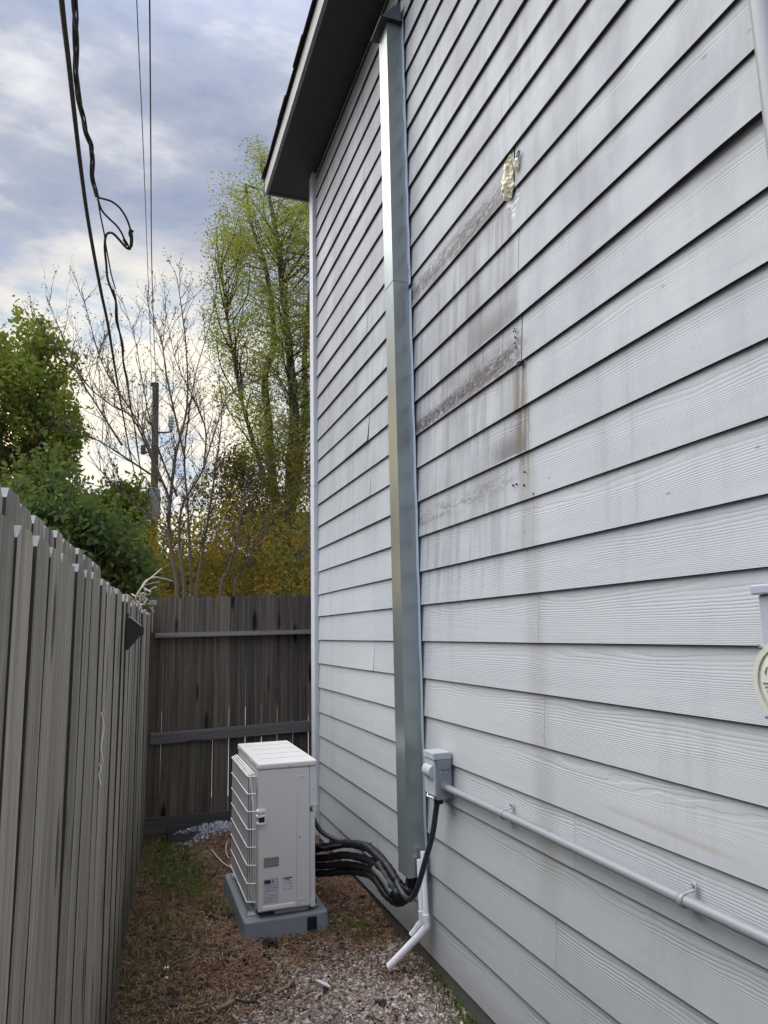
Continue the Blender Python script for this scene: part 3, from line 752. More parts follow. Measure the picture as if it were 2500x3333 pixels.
b.tube([(-0.1508, yc_+0.045+0.009*math.cos(t), mz+0.012+0.018*math.sin(t)) for t in a_], 0.0016, 5); b.build('dial_mark', M_INKGREY, met)
b = MB(); pr = []
n = 40; vs = []
rr = [(0.072, -0.150), (0.070, -0.158), (0.062, -0.164), (0.0, -0.166)]
for r_, x_ in rr[:-1]:
    for i in range(n): a = 2*math.pi*i/n; vs.append((x_, yc_+math.cos(a)*r_, mz+math.sin(a)*r_))
vs.append((rr[-1][1], yc_, mz)); fs = [(k*n+i, k*n+(i+1) % n, (k+1)*n+(i+1) % n, (k+1)*n+i) for k in range(2) for i in range(n)]
fs += [(2*n+i, 2*n+(i+1) % n, 3*n) for i in range(n)]
b.add(vs, fs, 0, True); b.build('glass_cover', M_COVER, met)
for a in (0.9, 2.5, 3.9, 5.4):
    b = MB(); c, s_ = math.cos(a), math.sin(a)
    b.box((-0.156, yc_+c*0.091-0.003, mz+s_*0.091-0.003), (-0.126, yc_+c*0.091+0.003, mz+s_*0.091+0.003)); b.build('ring_clip', M_ZINC, met)
mast = thing('service_mast', 'pale vertical conduit mast rising above the meter box', 'pipe', (-0.055, 1.05, 0.09+EYE))
b = MB(); b.tube([(-0.055, 1.052, 0.0835+EYE), (-0.055, 1.052, 2.2+EYE), (-0.055, 1.052, 3.9+EYE)], 0.0315, 24)
o = b.build('pipe', M_EMT, mast)
for zz in (2.55+EYE, 0.6+EYE):
    b = MB(); b.box((-0.09, 1.045, zz), (-0.004, 1.060, zz+0.022)); b.cyl((-0.055, 1.052, zz), (-0.055, 1.052, zz+0.022), 0.0345, 24)
    o = b.build('strap', M_ZINC, mast)
# ================================================================== heat pump on its pad
pad = thing('equipment_pad', 'blue grey plastic pad under the outdoor unit', 'pad', (-0.55, 4.45, 0))
b = MB()
def rrect(x0, y0, x1, y1, r, n=4):
    pts = []
    for cx, cy, a0 in ((x1-r, y1-r, 0), (x0+r, y1-r, 90), (x0+r, y0+r, 180), (x1-r, y0+r, 270)):
        for i in range(n+1):
            a = R(a0+90*i/n); pts.append((cx+r*math.cos(a), cy+r*math.sin(a)))
    return pts
lo = rrect(-0.775, 4.035, -0.305, 4.90, 0.028); hi = rrect(-0.765, 4.045, -0.315, 4.89, 0.028)
n = len(lo)
b.add([(x, y, -0.03) for x, y in lo]+[(x, y, 0.075) for x, y in hi], [(i, (i+1) % n, n+(i+1) % n, n+i) for i in range(n)]+[tuple(range(n, 2*n))], 0)
b.build('slab', M_PAD, pad, bevel=0.008, seg=3)
b = MB(); b.box((-0.435, 4.026, 0.0), (-0.385, 4.036, 0.062)); b.build('edge_notch', M_BLACK, pad)
hp = thing('heat_pump', 'ivory outdoor heat pump unit with wire fan guard facing the fence', 'heat pump', (-0.55, 4.45, 0.08))
UX0, UX1, UY0, UY1, UZ0, UZ1 = -0.690, -0.408, 4.072, 4.872, 0.105, 0.822
b = MB(); b.box((UX0, UY0, UZ0), (UX1, UY1, UZ1)); b.build('cabinet', M_UNIT, hp, bevel=0.007, seg=3)
b = MB(); b.box((UX0-0.006, UY0-0.006, UZ1+0.0005), (UX1+0.040, UY1+0.006, UZ1+0.034)); lid = b.build('lid', M_UNIT, hp, bevel=0.010, seg=3)
b = MB()
for i in range(4):
    yy = UY0+0.14+i*0.17; b.prism([(UX0+0.03, UZ1+0.0335), (UX0+0.034, UZ1+0.0365), (UX1+0.016, UZ1+0.0365), (UX1+0.02, UZ1+0.0335)], 'y', yy, yy+0.055)
b.build('lid_ridge', M_UNIT, hp, bevel=0.001)
b = MB()
for i in range(2): b.box((UX0+0.028+i*0.026, UY1-0.12, UZ1+0.0345), (UX0+0.050+i*0.026, UY1-0.08, UZ1+0.0352))
b.build('lid_stamp', plain('lid_print', (0.35, 0.345, 0.34)), hp)
# rear terminal cover towards the wall
b = MB(); b.prism([(UX1+0.0005, UZ1-0.001), (UX1+0.036, UZ1-0.001), (UX1+0.040, UZ1-0.205), (UX1+0.034, UZ1-0.240), (UX1+0.018, UZ1-0.240), (UX1+0.012, UZ1-0.215), (UX1+0.0005, UZ1-0.215)], 'y', UY0+0.001, UY0+0.16)
b.build('terminal_cover', M_UNIT, hp, bevel=0.004)
b = MB(); b.box((UX1+0.0005, UY0-0.0025, UZ1-0.208), (UX1+0.043, UY0+0.0005, UZ1-0.196)); b.build('cover_lip', M_UNIT, hp, bevel=0.001)
b = MB(); b.box((UX1+0.0005, UY0+0.006, UZ0-0.01), (UX1+0.028, UY0+0.05, UZ1-0.242)); b.build('valve_bracket', M_UNIT, hp, bevel=0.002)
b = MB(); b.box((UX1+0.0005, UY0+0.055, UZ0+0.02), (UX1+0.010, UY1-0.01, UZ1-0.01)); b.build('coil', M_UNITDARK, hp)
# raised outline of the service panel on the near end
b = MB(); yy = UY0-0.0004
xa, xb, za, zb2 = UX0+0.205, UX0+0.258, UZ0+0.038, UZ1-0.048
path = [(xb, za+0.006), (xb-0.008, za), (xa+0.006, za), (xa, za+0.006), (xa, zb2-0.008), (xa+0.008, zb2), (xb-0.012, zb2), (xb-0.004, zb2-0.006)]
b.tube([(x, yy, z) for x, z in path], 0.0021, 6); b.build('panel_emboss', M_UNIT, hp)
b = MB(); b.prism([(UY0-0.001, UZ0+0.004), (UY0-0.008, UZ0+0.010), (UY0-0.006, UZ0+0.026), (UY0-0.001, UZ0+0.032)], 'x', UX0+0.022, UX0+0.195); b.build('base_rail', M_UNIT, hp, bevel=0.002)
b = MB(); b.box((UX0+0.09, UY0+0.012, UZ0-0.022), (UX1-0.01, UY0+0.05, UZ0-0.0005)); b.build('base_channel', M_BOXDARK, hp)
for (x, z) in ((UX0+0.165, UZ1+0.014), (UX0+0.222, UZ0+0.355), (UX0+0.215, UZ0+0.016)):
    b = MB(); e = -0.0065 if z > UZ1 else -0.0005
    b.cyl((x, UY0+e, z), (x, UY0+e-0.003, z), 0.0058, 8); b.build('screw', M_BOXGREY, hp)
for (y, z) in ((UY0+0.03, UZ1+0.012), (UY0+0.27, UZ1+0.012), (UY1-0.06, UZ1+0.012)):
    b = MB(); b.cyl((UX0-0.006, y, z), (UX0-0.010, y, z), 0.0055, 8); b.build('screw', M_ZINC, hp)
# recessed carrying handle on the near corner
b = MB(); hz = UZ0+0.475
b.prism([(UX0-0.012, hz+0.034), (UX0-0.004, hz+0.024), (UX0+0.034, hz+0.030), (UX0+0.036, hz+0.037), (UX0-0.004, hz+0.040)], 'y', UY0-0.011, UY0+0.02)
b.prism([(UX0-0.014, hz+0.010), (UX0-0.004, hz+0.002), (UX0+0.034, hz+0.004), (UX0+0.036, hz+0.011), (UX0-0.004, hz+0.014)], 'y', UY0-0.012, UY0+0.02)
b.prism([(UX0-0.014, hz-0.024), (UX0-0.004, hz-0.034), (UX0+0.034, hz-0.034), (UX0+0.036, hz-0.028), (UX0-0.002, hz-0.026)], 'y', UY0-0.012, UY0+0.02)
b.box((UX0+0.031, UY0-0.011, hz-0.034), (UX0+0.038, UY0+0.01, hz+0.038))
hd = b.build('handle', M_WIREWHITE, hp, bevel=0.002)
b = MB(); b.box((UX0+0.001, UY0-0.0018, hz-0.026), (UX0+0.031, UY0-0.0004, hz+0.004)); b.build('handle_recess', M_UNITDARK, hd)
# fan guard standing off the long face
GX = UX0-0.045; gz0, gz1, gy0, gy1 = UZ0+0.03, UZ1-0.045, UY0+0.10, UY1-0.03
b = MB(); b.cyl((UX0-0.004, 4.50, UZ0+0.36), (UX0+0.02, 4.50, UZ0+0.36), 0.30, 40); b.build('fan_opening', M_UNITDARK, hp)
b = MB(); b.tube([(UX0-0.005, 4.50+0.31*math.cos(a), UZ0+0.36+0.31*math.sin(a)) for a in np.linspace(0, 2*math.pi, 41)], 0.008, 6); b.build('bell_mouth', M_UNIT, hp)
b = MB()
for i in range(int((gy1-gy0)/0.0105)):
    yy = gy0+0.006+i*0.0105; b.tube([(GX+0.003, yy, gz0), (GX+0.003, yy, gz1)], 0.0014, 4)
guard = b.build('fan_guard', M_FIN, hp)
for i in range(8):
    zz = gz0+(gz1-gz0)*i/7.0
    b = MB(); b.tube([(UX0-0.002, gy0-0.034, zz+0.004), (UX0-0.016, gy0-0.030, zz+0.004), (GX+0.004, gy0-0.008, zz), (GX, gy0+0.004, zz), (GX, gy1, zz), (GX+0.02, gy1+0.02, zz), (UX0-0.002, gy1+0.022, zz)], 0.0034, 6); b.build('guard_wire', M_WIREWHITE, hp)
for i in range(5):
    b = MB(); xx = GX+0.008+i*0.008; yy = gy0-0.010-i*0.0055
    b.tube([(xx, yy, gz0), (xx, yy, gz1)], 0.0020, 5); b.build('guard_wire', M_WIREWHITE, hp)
for i in range(3):
    b = MB(); b.tube([(GX+0.006+i*0.012, gy0-0.004-i*0.010, gz1+0.006+i*0.004), (GX+0.006+i*0.012, gy1, gz1+0.006+i*0.004)], 0.0048, 6); b.build('guard_rail', M_WIREWHITE, hp)
# red emblem on the front, partly hidden by the guard
b = MB()
for dy in (0.0, 0.016):
    b.add([(UX0-0.0012, UY0+0.050+dy, UZ1-0.100-dy*0.4), (UX0-0.0012, UY0+0.058+dy, UZ1-0.098-dy*0.4), (UX0-0.0012, UY0+0.062+dy, UZ1-0.135-dy*0.2), (UX0-0.0012, UY0+0.054+dy, UZ1-0.139-dy*0.2)], [(0, 1, 2, 3), (3, 2, 1, 0)], 0)
b.build('red_emblem', M_RED, hp)
# stickers on the near end
def sticker(name, x0, z0, x1, z1, mat, dy=0.0012):
    b = MB(); b.box((x0, UY0-dy, z0), (x1, UY0-0.0003, z1)); return b.build(name, mat, hp)
sticker('notice_label', UX0+0.028, UZ0+0.218, UX0+0.110, UZ0+0.268, M_LABEL_TAN)
rp = sticker('rating_plate', UX0+0.028, UZ0+0.040, UX0+0.108, UZ0+0.165, M_LABEL_SPEC)
def mark(name, x0, z0, x1, z1, mat, parent=None): 
    b = MB(); b.box((x0, UY0-0.0020, z0), (x1, UY0-0.0013, z1)); return b.build(name, mat, parent)
mark('maker_block', UX0+0.032, UZ0+0.138, UX0+0.066, UZ0+0.156, M_INK, rp)
mark('maker_line', UX0+0.036, UZ0+0.131, UX0+0.066, UZ0+0.1335, M_INKGREY, rp)
mark('approval_mark', UX0+0.074, UZ0+0.141, UX0+0.083, UZ0+0.156, M_INKGREY, rp)
wl = sticker('warning_label', UX0+0.131, UZ0+0.096, UX0+0.184, UZ0+0.163, M_LABEL_WHITE)
mark('heading_bar', UX0+0.133, UZ0+0.153, UX0+0.182, UZ0+0.158, M_INK, wl)
mark('heading_word', UX0+0.150, UZ0+0.144, UX0+0.166, UZ0+0.149, M_INK, wl)
for (y, xa) in ((UY0+0.06, UX0-0.052), (UY1-0.10, UX0-0.052), (UY0+0.06, UX1+0.004)):
    b = MB(); b.box((xa, y, 0.0755), (xa+0.058, y+0.040, 0.083)); b.box((xa+0.046, y, 0.083), (xa+0.052, y+0.040, UZ0+0.006)); 
    b.box((xa+0.010, y+0.008, 0.083), (xa+0.044, y+0.013, 0.091)); b.box((xa+0.010, y+0.027, 0.083), (xa+0.044, y+0.032, 0.091))
    f_ = b.build('mounting_foot', M_ZINC, hp, bevel=0.0015)
    b = MB(); b.cyl((xa+0.026, y+0.02, 0.0835), (xa+0.026, y+0.02, 0.094), 0.008, 6); b.build('bolt', M_ZINC, f_)

# ================================================================== refrigerant lines, whip and drains
def W(u, v, y): return ony(u, v, y)
hose_px = [
  ([(1014, 2770), (1062, 2757), (1122, 2746), (1190, 2756), (1232, 2790), (1262, 2822), (1290, 2866), (1318, 2895), (1338, 2880), (1345, 2845)], 0.022),
  ([(1014, 2798), (1064, 2791), (1125, 2783), (1190, 2797), (1228, 2818), (1258, 2850), (1285, 2895), (1312, 2918), (1334, 2900), (1340, 2850)], 0.020),
  ([(1014, 2822), (1066, 2817), (1130, 2813), (1190, 2826), (1222, 2842), (1246, 2868), (1272, 2908), (1305, 2930), (1330, 2908), (1336, 2850)], 0.019),
  ([(1014, 2846), (1066, 2842), (1130, 2836), (1186, 2842), (1216, 2856), (1236, 2882), (1262, 2918), (1298, 2938), (1325, 2915), (1330, 2850)], 0.019)]
hys = [4.22, 4.13, 4.03, 3.86, 3.72, 3.62, 3.54, 3.50, 3.475, 3.47]
hlab = ['topmost black taped refrigerant hose between unit and duct, topmost of four', 'black taped refrigerant hose just below the topmost one',
        'black taped refrigerant hose just above the lowest one', 'lowest of the four black taped refrigerant hoses near the ground']
for i, (px, r) in enumerate(hose_px):
    P = [W(u, v, hys[k]+0.012*(i-1.5)) for k, (u, v) in enumerate(px)]
    P[0] = np.array([UX1+0.004, P[0][1]+0.03, P[0][2]])
    P[-1] = np.array([-0.055+0.006*(i-1.5), 3.47+0.022*(i-1.5), ZB+0.02]); P.append(P[-1]+np.array([0, 0, 0.18]))
    sp = smooth_path(P, 9)
    rr = [r*(1+0.07*math.sin(k*1.7+i)+0.04*math.sin(k*0.55)) for k in range(len(sp))]
    b = MB(); b.tube(sp, rr, 12)
    o = b.build('refrigerant_hose', M_TAPE); tag(o, hlab[i], 'hose', 'black taped hoses from the outdoor unit')
    if i == 1:
        q = smooth_path([W(1225, 2822, 3.69), W(1250, 2850, 3.60), W(1282, 2900, 3.52)], 5)
        b = MB(); b.tube([a+np.array([-0.018, -0.02, 0.0]) for a in q], 0.015, 10); b.build('bare_lagging', M_FOAMPIPE, o)
    if i == 0:
        for (u, v, y) in ((1077, 2750, 4.10), (1207, 2762, 3.84), (1245, 2800, 3.68)):
            c0 = W(u, v, y); b = MB(); b.tube([c0+np.array([0.0, -0.03*math.cos(a), 0.03*math.sin(a)])*0.95 for a in np.linspace(0, 2*math.pi, 13)], 0.0035, 5); b.build('cable_tie', M_BLACK, o)
pw = [(1016, 2625, 4.20), (1020, 2665, 4.19), (1048, 2708, 4.14), (1100, 2735, 4.06), (1150, 2743, 3.98), (1200, 2753, 3.86), (1240, 2785, 3.72), (1275, 2835, 3.60), (1300, 2890, 3.46), (1325, 2925, 3.36), (1345, 2918, 3.27), (1362, 2880, 3.215), (1385, 2800, 3.18), (1408, 2715, 3.15), (1419, 2640, 3.135), (1421, 2592, 3.13)]
P = [W(*q) for q in pw]
P[-1] = np.array([-0.050, 3.112, -0.730+EYE]); P[0] = np.array([UX1+0.018, 4.12, UZ1-0.26])
b = MB(); b.tube(smooth_path(P, 7), 0.0132, 12); o = b.build('flexible_conduit', M_WHIP); tag(o, 'dark grey flexible conduit looping from the unit up to the disconnect box', 'conduit')
b = MB(); b.cyl(P[-1]+np.array([0, 0, -0.03]), P[-1]+np.array([0, 0, -0.002]), 0.021, 12); b.build('connector', M_BLACK, o)
P = [W(1017, 2735, 4.15), W(1030, 2752, 4.12), W(1055, 2760, 4.08), W(1085, 2754, 4.04), W(1150, 2746, 3.97)]
P[0] = np.array([UX1+0.004, 4.14, P[0][2]])
b = MB(); b.tube(smooth_path(P, 6), 0.007, 8); o = b.build('control_cable', M_RUBBER); tag(o, 'thin black control cable drooping from the unit onto the hoses', 'cable')
bp = smooth_path([W(1232, 2812, 3.66), W(1262, 2862, 3.57), W(1290, 2905, 3.50), W(1318, 2916, 3.47), W(1340, 2885, 3.46), np.array([-0.052, 3.465, ZB+0.02]), np.array([-0.052, 3.465, ZB+0.2])], 7)
b = MB(); b.tube(bp, [0.022+0.007*min(1.0, i/10)+0.003*math.sin(i*1.3) for i in range(len(bp))], 14); o = b.build('hose_bundle', M_TAPE); tag(o, 'thick black taped bundle of hoses curving up into the duct mouth', 'hose')
dp = thing('drain_pipe', 'white plastic drain pipe with elbow slanting down to the gravel', 'pipe')
a0, a1, a2, a3 = np.array([-0.030, 3.345, 0.42]), W(1374, 2994, 3.345), W(1381, 3030, 3.335), W(1267, 3146, 3.47)
a1[0] = -0.032
b = MB(); b.tube([a0+np.array([0, 0.02, 0.1]), a1], 0.0135, 14); b.build('upright', M_PVC, dp)
d_ = (a3-a1)/np.linalg.norm(a3-a1); el = a1+np.array([0, 0, -0.030])
b = MB(); b.tube([a1+np.array([0, 0, 0.022]), a1+np.array([0, 0, -0.014])], 0.0168, 14); b.tube(smooth_path([a1+np.array([0, 0, -0.012]), el, el+d_*0.035], 5), 0.0165, 14); b.tube([el+d_*0.03, el+d_*0.062], 0.0172, 14); b.build('elbow', M_PVC, dp)
b = MB(); b.tube([el+d_*0.05, a3], 0.0172, 14, caps=False); b.tube([a3, el+d_*0.06], 0.0150, 14, caps=False); b.build('spout', M_PVC, dp)
dp = thing('drain_pipe', 'thinner white plastic drain pipe half hidden behind the slanting one', 'pipe')
off = np.array([-0.014, 0.026, 0.0])
a1b = a1+off+np.array([0, 0, 0.012]); elb = a1b+np.array([0, 0, -0.026])
b = MB(); b.tube([a1b+np.array([0, 0.01, 0.24]), a1b], 0.0105, 12); b.build('upright', M_PVC, dp)
b = MB(); b.tube([a1b+np.array([0, 0, 0.018]), a1b+np.array([0, 0, -0.012])], 0.0135, 12); b.tube(smooth_path([a1b+np.array([0, 0, -0.01]), elb, elb+d_*0.03], 5), 0.013, 12); b.build('elbow', M_PVC, dp)
b = MB(); b.tube([elb+d_*0.02, elb+d_*0.085], 0.0105, 12); b.build('spout', M_PVC, dp)

# ================================================================== fences
M_KICK = wood_mat('damp_kick_board', (0.045, 0.042, 0.040), (0.075, 0.07, 0.066), (0.13, 0.125, 0.12), 0.6, None, False)
FD = np.array([0.0656, 0.99785]); FN = np.array([0.99785, -0.0656])   # along the fence, towards the passage
def fp(y, off=0.0):
    t = (y+0.0)/FD[1]; return np.array([-1.632, 0.0])+FD*t+FN*off
def picket_mesh(name, wdt, hgt, thk, ear, bow, taper, mats, seed):
    rs = random.Random(seed); b = MB(); n = 7
    vs, fs, ms = [], [], []
    hw = wdt/2
    ring = []
    zs = [0.0]+[hgt*(i/(n-1)) for i in range(1, n-1)]+[hgt-ear]
    for i, z in enumerate(zs):
        w_ = hw-taper*(1-z/hgt)/2; o = bow*math.sin(math.pi*z/hgt); cup = rs.uniform(-0.0012, 0.0012)
        vs += [(thk/2+cup, -w_+o, z), (thk/2+cup, w_+o, z), (-thk/2+cup, w_+o, z), (-thk/2+cup, -w_+o, z)]
    k = len(zs)
    e2 = ear*0.95
    vs += [(thk/2, -hw+e2, hgt), (thk/2, hw-e2, hgt), (-thk/2, hw-e2, hgt), (-thk/2, -hw+e2, hgt)]
    for i in range(k-1):
        a = 4*i; c = a+4
        b_ = [(a, a+1, c+1, c), (a+1, a+2, c+2, c+1), (a+2, a+3, c+3, c+2), (a+3, a, c, c+3)]
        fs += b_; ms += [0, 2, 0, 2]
    a = 4*(k-1); c = a+4
    fs += [(a, a+1, c+1, c), (a+2, a+3, c+3, c+2), (a+1, a+2, c+2, c+1), (a+3, a, c, c+3), (c, c+1, c+2, c+3), (0, 3, 2, 1)]; ms += [0, 0, 1, 1, 1, 0]
    me = bpy.data.meshes.new(name); me.from_pydata(vs, [], fs)
    for m in mats: me.materials.append(m)
    me.polygons.foreach_set('material_index', ms); me.update(); return me
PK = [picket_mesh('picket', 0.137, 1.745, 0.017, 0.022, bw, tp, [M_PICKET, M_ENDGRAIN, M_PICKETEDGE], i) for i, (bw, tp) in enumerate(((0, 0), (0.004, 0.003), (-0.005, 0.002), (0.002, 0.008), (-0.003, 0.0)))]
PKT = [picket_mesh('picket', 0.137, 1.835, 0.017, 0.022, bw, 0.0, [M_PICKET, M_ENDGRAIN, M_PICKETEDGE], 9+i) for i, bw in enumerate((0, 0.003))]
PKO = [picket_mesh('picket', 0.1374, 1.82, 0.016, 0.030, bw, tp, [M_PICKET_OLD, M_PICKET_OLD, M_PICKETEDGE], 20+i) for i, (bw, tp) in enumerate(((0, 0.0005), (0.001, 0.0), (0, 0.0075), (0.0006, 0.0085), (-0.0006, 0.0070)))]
def place(me, parent, loc, rz, tilt=0.0, lean=0.0, sc_=1.0, szz=1.0):
    o = bpy.data.objects.new('picket', me); col.objects.link(o); o.parent = parent
    o.location = loc; o.rotation_euler = (tilt, lean, rz); o.scale = (1, sc_, szz); return o
lf = thing('wooden_fence', 'grey weathered wooden fence seen along its length, with uneven dog-eared pickets', 'fence')
rz = -math.atan2(FD[0], FD[1])
y = -1.2; i = 0
rs = random.Random(11)
wide_gap = {1.38: 0.012}
while y < 6.30:
    gap = rs.choice([0.0015, 0.002, 0.003, 0.004, 0.006, 0.010])
    sw = rs.uniform(0.93, 1.02)
    off = rs.choice([0.0, -0.002, 0.002, -0.003, 0.001, -0.001, 0.002, 0.003])
    q = fp(y+0.0685*sw, -0.0085+off)
    place(PK[rs.randrange(5)], lf, (q[0], q[1], rs.uniform(-0.012, 0.006)-0.01), rz+rs.uniform(-0.006, 0.010), rs.uniform(-0.005, 0.006), rs.uniform(-0.004, 0.004), sw, 1.0+rs.uniform(-0.006, 0.006))
    y += 0.137*sw+gap; i += 1
for z in (0.32, 0.95, 1.52):
    for y0, y1 in ((-1.2, 1.2), (1.203, 3.6), (3.603, 6.30)):
        b = MB(); b.box((-0.019, 0, 0), (0.019, (y1-y0)/FD[1], 0.089))
        q = fp(y0, -0.045); o = b.build('rail', M_RAIL, lf, loc=(q[0], q[1], z)); o.rotation_euler = (0, 0, rz)
y = -1.25
while y < 3.2:
    sw = rs.uniform(0.95, 1.02); q = fp(y+0.0685, -0.082+rs.uniform(-0.004, 0.004))
    place(PKT[rs.randrange(2)], lf, (q[0], q[1], rs.uniform(-0.006, 0.006)), rz+rs.uniform(-0.02, 0.02), rs.uniform(-0.004, 0.004), 0.0, sw, 1.0)
    y += 0.1415+rs.choice([0, 0.002, 0.006])
while y < 6.25:
    sw = rs.uniform(0.95, 1.02); q = fp(y+0.0685, -0.082+rs.uniform(-0.004, 0.004))
    place(PKT[rs.randrange(2)], lf, (q[0], q[1], rs.uniform(-0.05, -0.03)), rz, rs.uniform(-0.004, 0.004), 0.0, sw, 1.0)
    y += 0.1415+rs.choice([0, 0.002, 0.006])
ef = thing('end_fence', 'dark wooden fence closing the passage, with two cross rails facing us', 'fence')
YE2 = 6.42
x = -1.245; i = 0
xs_ = [0.1375]*13
for i in range(13):
    place(PKO[(i % 2) if i < 4 else 2+i % 3], ef, (x+0.0686, YE2+rs.uniform(-0.003, 0.003), 0.075), R(-90), rs.uniform(-0.0008, 0.0008), rs.uniform(-0.003, 0.003), 1.0+(0.0 if i > 3 else 0.004), 1.0+rs.uniform(-0.004, 0.004)-0.008+0.0012*i)
    x += 0.1378
def erail(u0, v0, u1, v1, dep, hgt, yb):
    p0, p1 = ony(u0, v0, yb-dep), ony(u1, v1, yb-dep); L = p1[0]-p0[0]+0.25
    b = MB(); b.box((-dep/2, 0, -hgt), (dep/2, L, 0))
    o = b.build('rail', M_RAIL, ef, loc=(p0[0]-0.005, yb-dep/2, p0[2]), bevel=0.002); o.rotation_euler = (math.atan2(p1[2]-p0[2], p1[0]-p0[0]), 0, R(-90)); return o
erail(508, 2061, 1009, 2049, 0.085, 0.038, YE2-0.009)
erail(492, 2388, 1009, 2346, 0.038, 0.090, YE2-0.009)
b = MB(); b.box((-0.012, 0, -0.08), (0.012, 1.6, 0.14)); o = b.build('kick_board', M_KICK, ef, loc=(-1.25, YE2-0.021, -0.03)); o.rotation_euler = (0, 0, R(-90))
b = MB(); b.box((-1.262, YE2+0.010, -0.1), (-1.175, YE2+0.095, 1.70)); b.build('post', M_PICKET_OLD, ef)

# floodlight poking out of the fence, seen edge on
fl = thing('floodlight', 'small black floodlight fixed high on the weathered fence', 'lamp')
q = fp(3.55, 0.0)
b = MB(); c0 = np.array([q[0]+0.004, q[1], 1.565])
zc = c0[2]
vs = []
for (o_, hh, ww) in ((0.0, 0.072, 0.060), (0.016, 0.072, 0.060), (0.066, 0.022, 0.03), (0.080, 0.018, 0.024)):
    for (sy, sz) in ((-1, -1), (1, -1), (1, 1), (-1, 1)):
        vs.append((c0[0]+o_, c0[1]+sy*ww, zc+sz*hh+(0.012 if o_ > 0.05 else 0)))
fs = [(0, 3, 2, 1), (12, 13, 14, 15)]+[(4*k+i, 4*k+(i+1) % 4, 4*k+4+(i+1) % 4, 4*k+4+i) for k in range(3) for i in range(4)]
b.add(vs, fs, 0); b.build('housing', M_BLACK, fl, bevel=0.003)
b = MB(); b.box((c0[0]-0.003, c0[1]-0.05, zc+0.068), (c0[0]+0.012, c0[1]+0.02, zc+0.092)); b.build('bracket', M_BLACK, fl)
b = MB(); b.tube([(c0[0]+0.018, c0[1]-0.062, zc+0.074), (c0[0]+0.068, c0[1]-0.032, zc+0.034)], 0.003, 6); b.build('cable', M_BOXGREY, fl)
# wisp of string caught on the fence
q = fp(2.62, 0.006)
b = MB(); b.tube(smooth_path([(q[0], q[1]-0.02, 1.31), (q[0]+0.01, q[1]+0.01, 1.26), (q[0]+0.004, q[1]-0.01, 1.20), (q[0]+0.012, q[1], 1.15), (q[0], q[1]+0.02, 1.11), (q[0]+0.01, q[1]-0.04, 1.085)], 5), 0.0018, 5)
b.tube(smooth_path([(q[0], q[1]+0.03, 1.14), (q[0]+0.008, q[1]-0.03, 1.125), (q[0]+0.004, q[1]+0.02, 1.105)], 4), 0.0016, 5)
o = b.build('string_wisp', M_STICKER); tag(o, 'thin white wisp of string caught on the weathered fence', 'string')
# dry vine tangle on the corner
dv = thing('dry_vine', 'bleached dry vine tangle caught where the two fences meet', 'vine')
def vine(pts, r):
    b = MB(); b.tube(smooth_path([ony(u, v, y) for u, v, y in pts], 5), r, 6); b.build('stem', M_DRYVINE, dv)
vine([(447, 1965, 6.2), (442, 1945, 6.15), (455, 1920, 6.15), (468, 1905, 6.2), (485, 1885, 6.2), (505, 1879, 6.2), (530, 1883, 6.25), (562, 1891, 6.3)], 0.006)
vine([(455, 1925, 6.2), (470, 1895, 6.22), (490, 1882, 6.25), (510, 1865, 6.3), (528, 1850, 6.3)], 0.006)
vine([(465, 1910, 6.2), (478, 1890, 6.25), (492, 1880, 6.2)], 0.005)
vine([(466, 1912, 6.2), (491, 1927, 6.15)], 0.006)
vine([(410, 1935, 5.9), (428, 1945, 6.0), (440, 1962, 6.1)], 0.006)
vine([(470, 1905, 6.25), (500, 1897, 6.25), (518, 1894, 6.3)], 0.004)
vine([(488, 1922, 6.2), (500, 1913, 6.2), (512, 1911, 6.2)], 0.005)
vine([(440, 1978, 6.1), (466, 1966, 6.1), (480, 1950, 6.15)], 0.005)
vine([(442, 1989, 6.0), (458, 1993, 6.05), (474, 2000, 6.1)], 0.004)
vine([(486, 1974, 6.2), (496, 1984, 6.2), (503, 1992, 6.2)], 0.004)
vine([(497, 1975, 6.28), (496, 2010, 6.3), (495, 2058, 6.3)], 0.0055)
rv = random.Random(5)
for i in range(26):
    u, v = rv.uniform(445, 480), rv.uniform(1930, 1968); a = rv.uniform(0, 6.28); L = rv.uniform(8, 26)
    vine([(u, v, 6.15), (u+L*0.5*math.cos(a)+rv.uniform(-3, 3), v+L*0.25*math.sin(a), 6.17), (u+L*math.cos(a), v+L*0.6*math.sin(a), 6.2+rv.uniform(-0.1, 0.1))], rv.uniform(0.003, 0.006))
for v in (1962, 1967, 1957):
    vine([(486, v, 6.2), (500, v-1, 6.22), (510, v+1, 6.22)], 0.0055)
# ================================================================== trees and shrubs
def leaves(C, size, flat=0.0, asp=0.55, seed=1):
    """rhombic leaf blades centred on C (n,3)"""
    r = np.random.default_rng(seed); n = len(C)
    a = r.normal(size=(n, 3)); a[:, 2] -= flat; a /= np.linalg.norm(a, axis=1)[:, None]
    t = r.normal(size=(n, 3)); bvec = np.cross(a, t); bvec /= np.linalg.norm(bvec, axis=1)[:, None]
    s = size*r.uniform(0.6, 1.35, n)[:, None]
    c2 = np.cross(a, bvec)
    V = np.stack([C-a*s, C+bvec*s*asp+c2*s*0.12, C+a*s, C-bvec*s*asp+c2*s*0.12], 1).reshape(-1, 3)
    F = np.arange(4*n).reshape(n, 4)
    return V, F
def clumps(centers, per, rad, squash=(1, 1, 1), seed=3):
    r = np.random.default_rng(seed); out = []
    for c, k, q in zip(centers, per, rad):
        d = r.normal(size=(k, 3)); d /= np.linalg.norm(d, axis=1)[:, None]
        out.append(c+d*(q*r.uniform(0.15, 1.0, k)**0.6)[:, None]*np.array(squash))
    return np.concatenate(out)
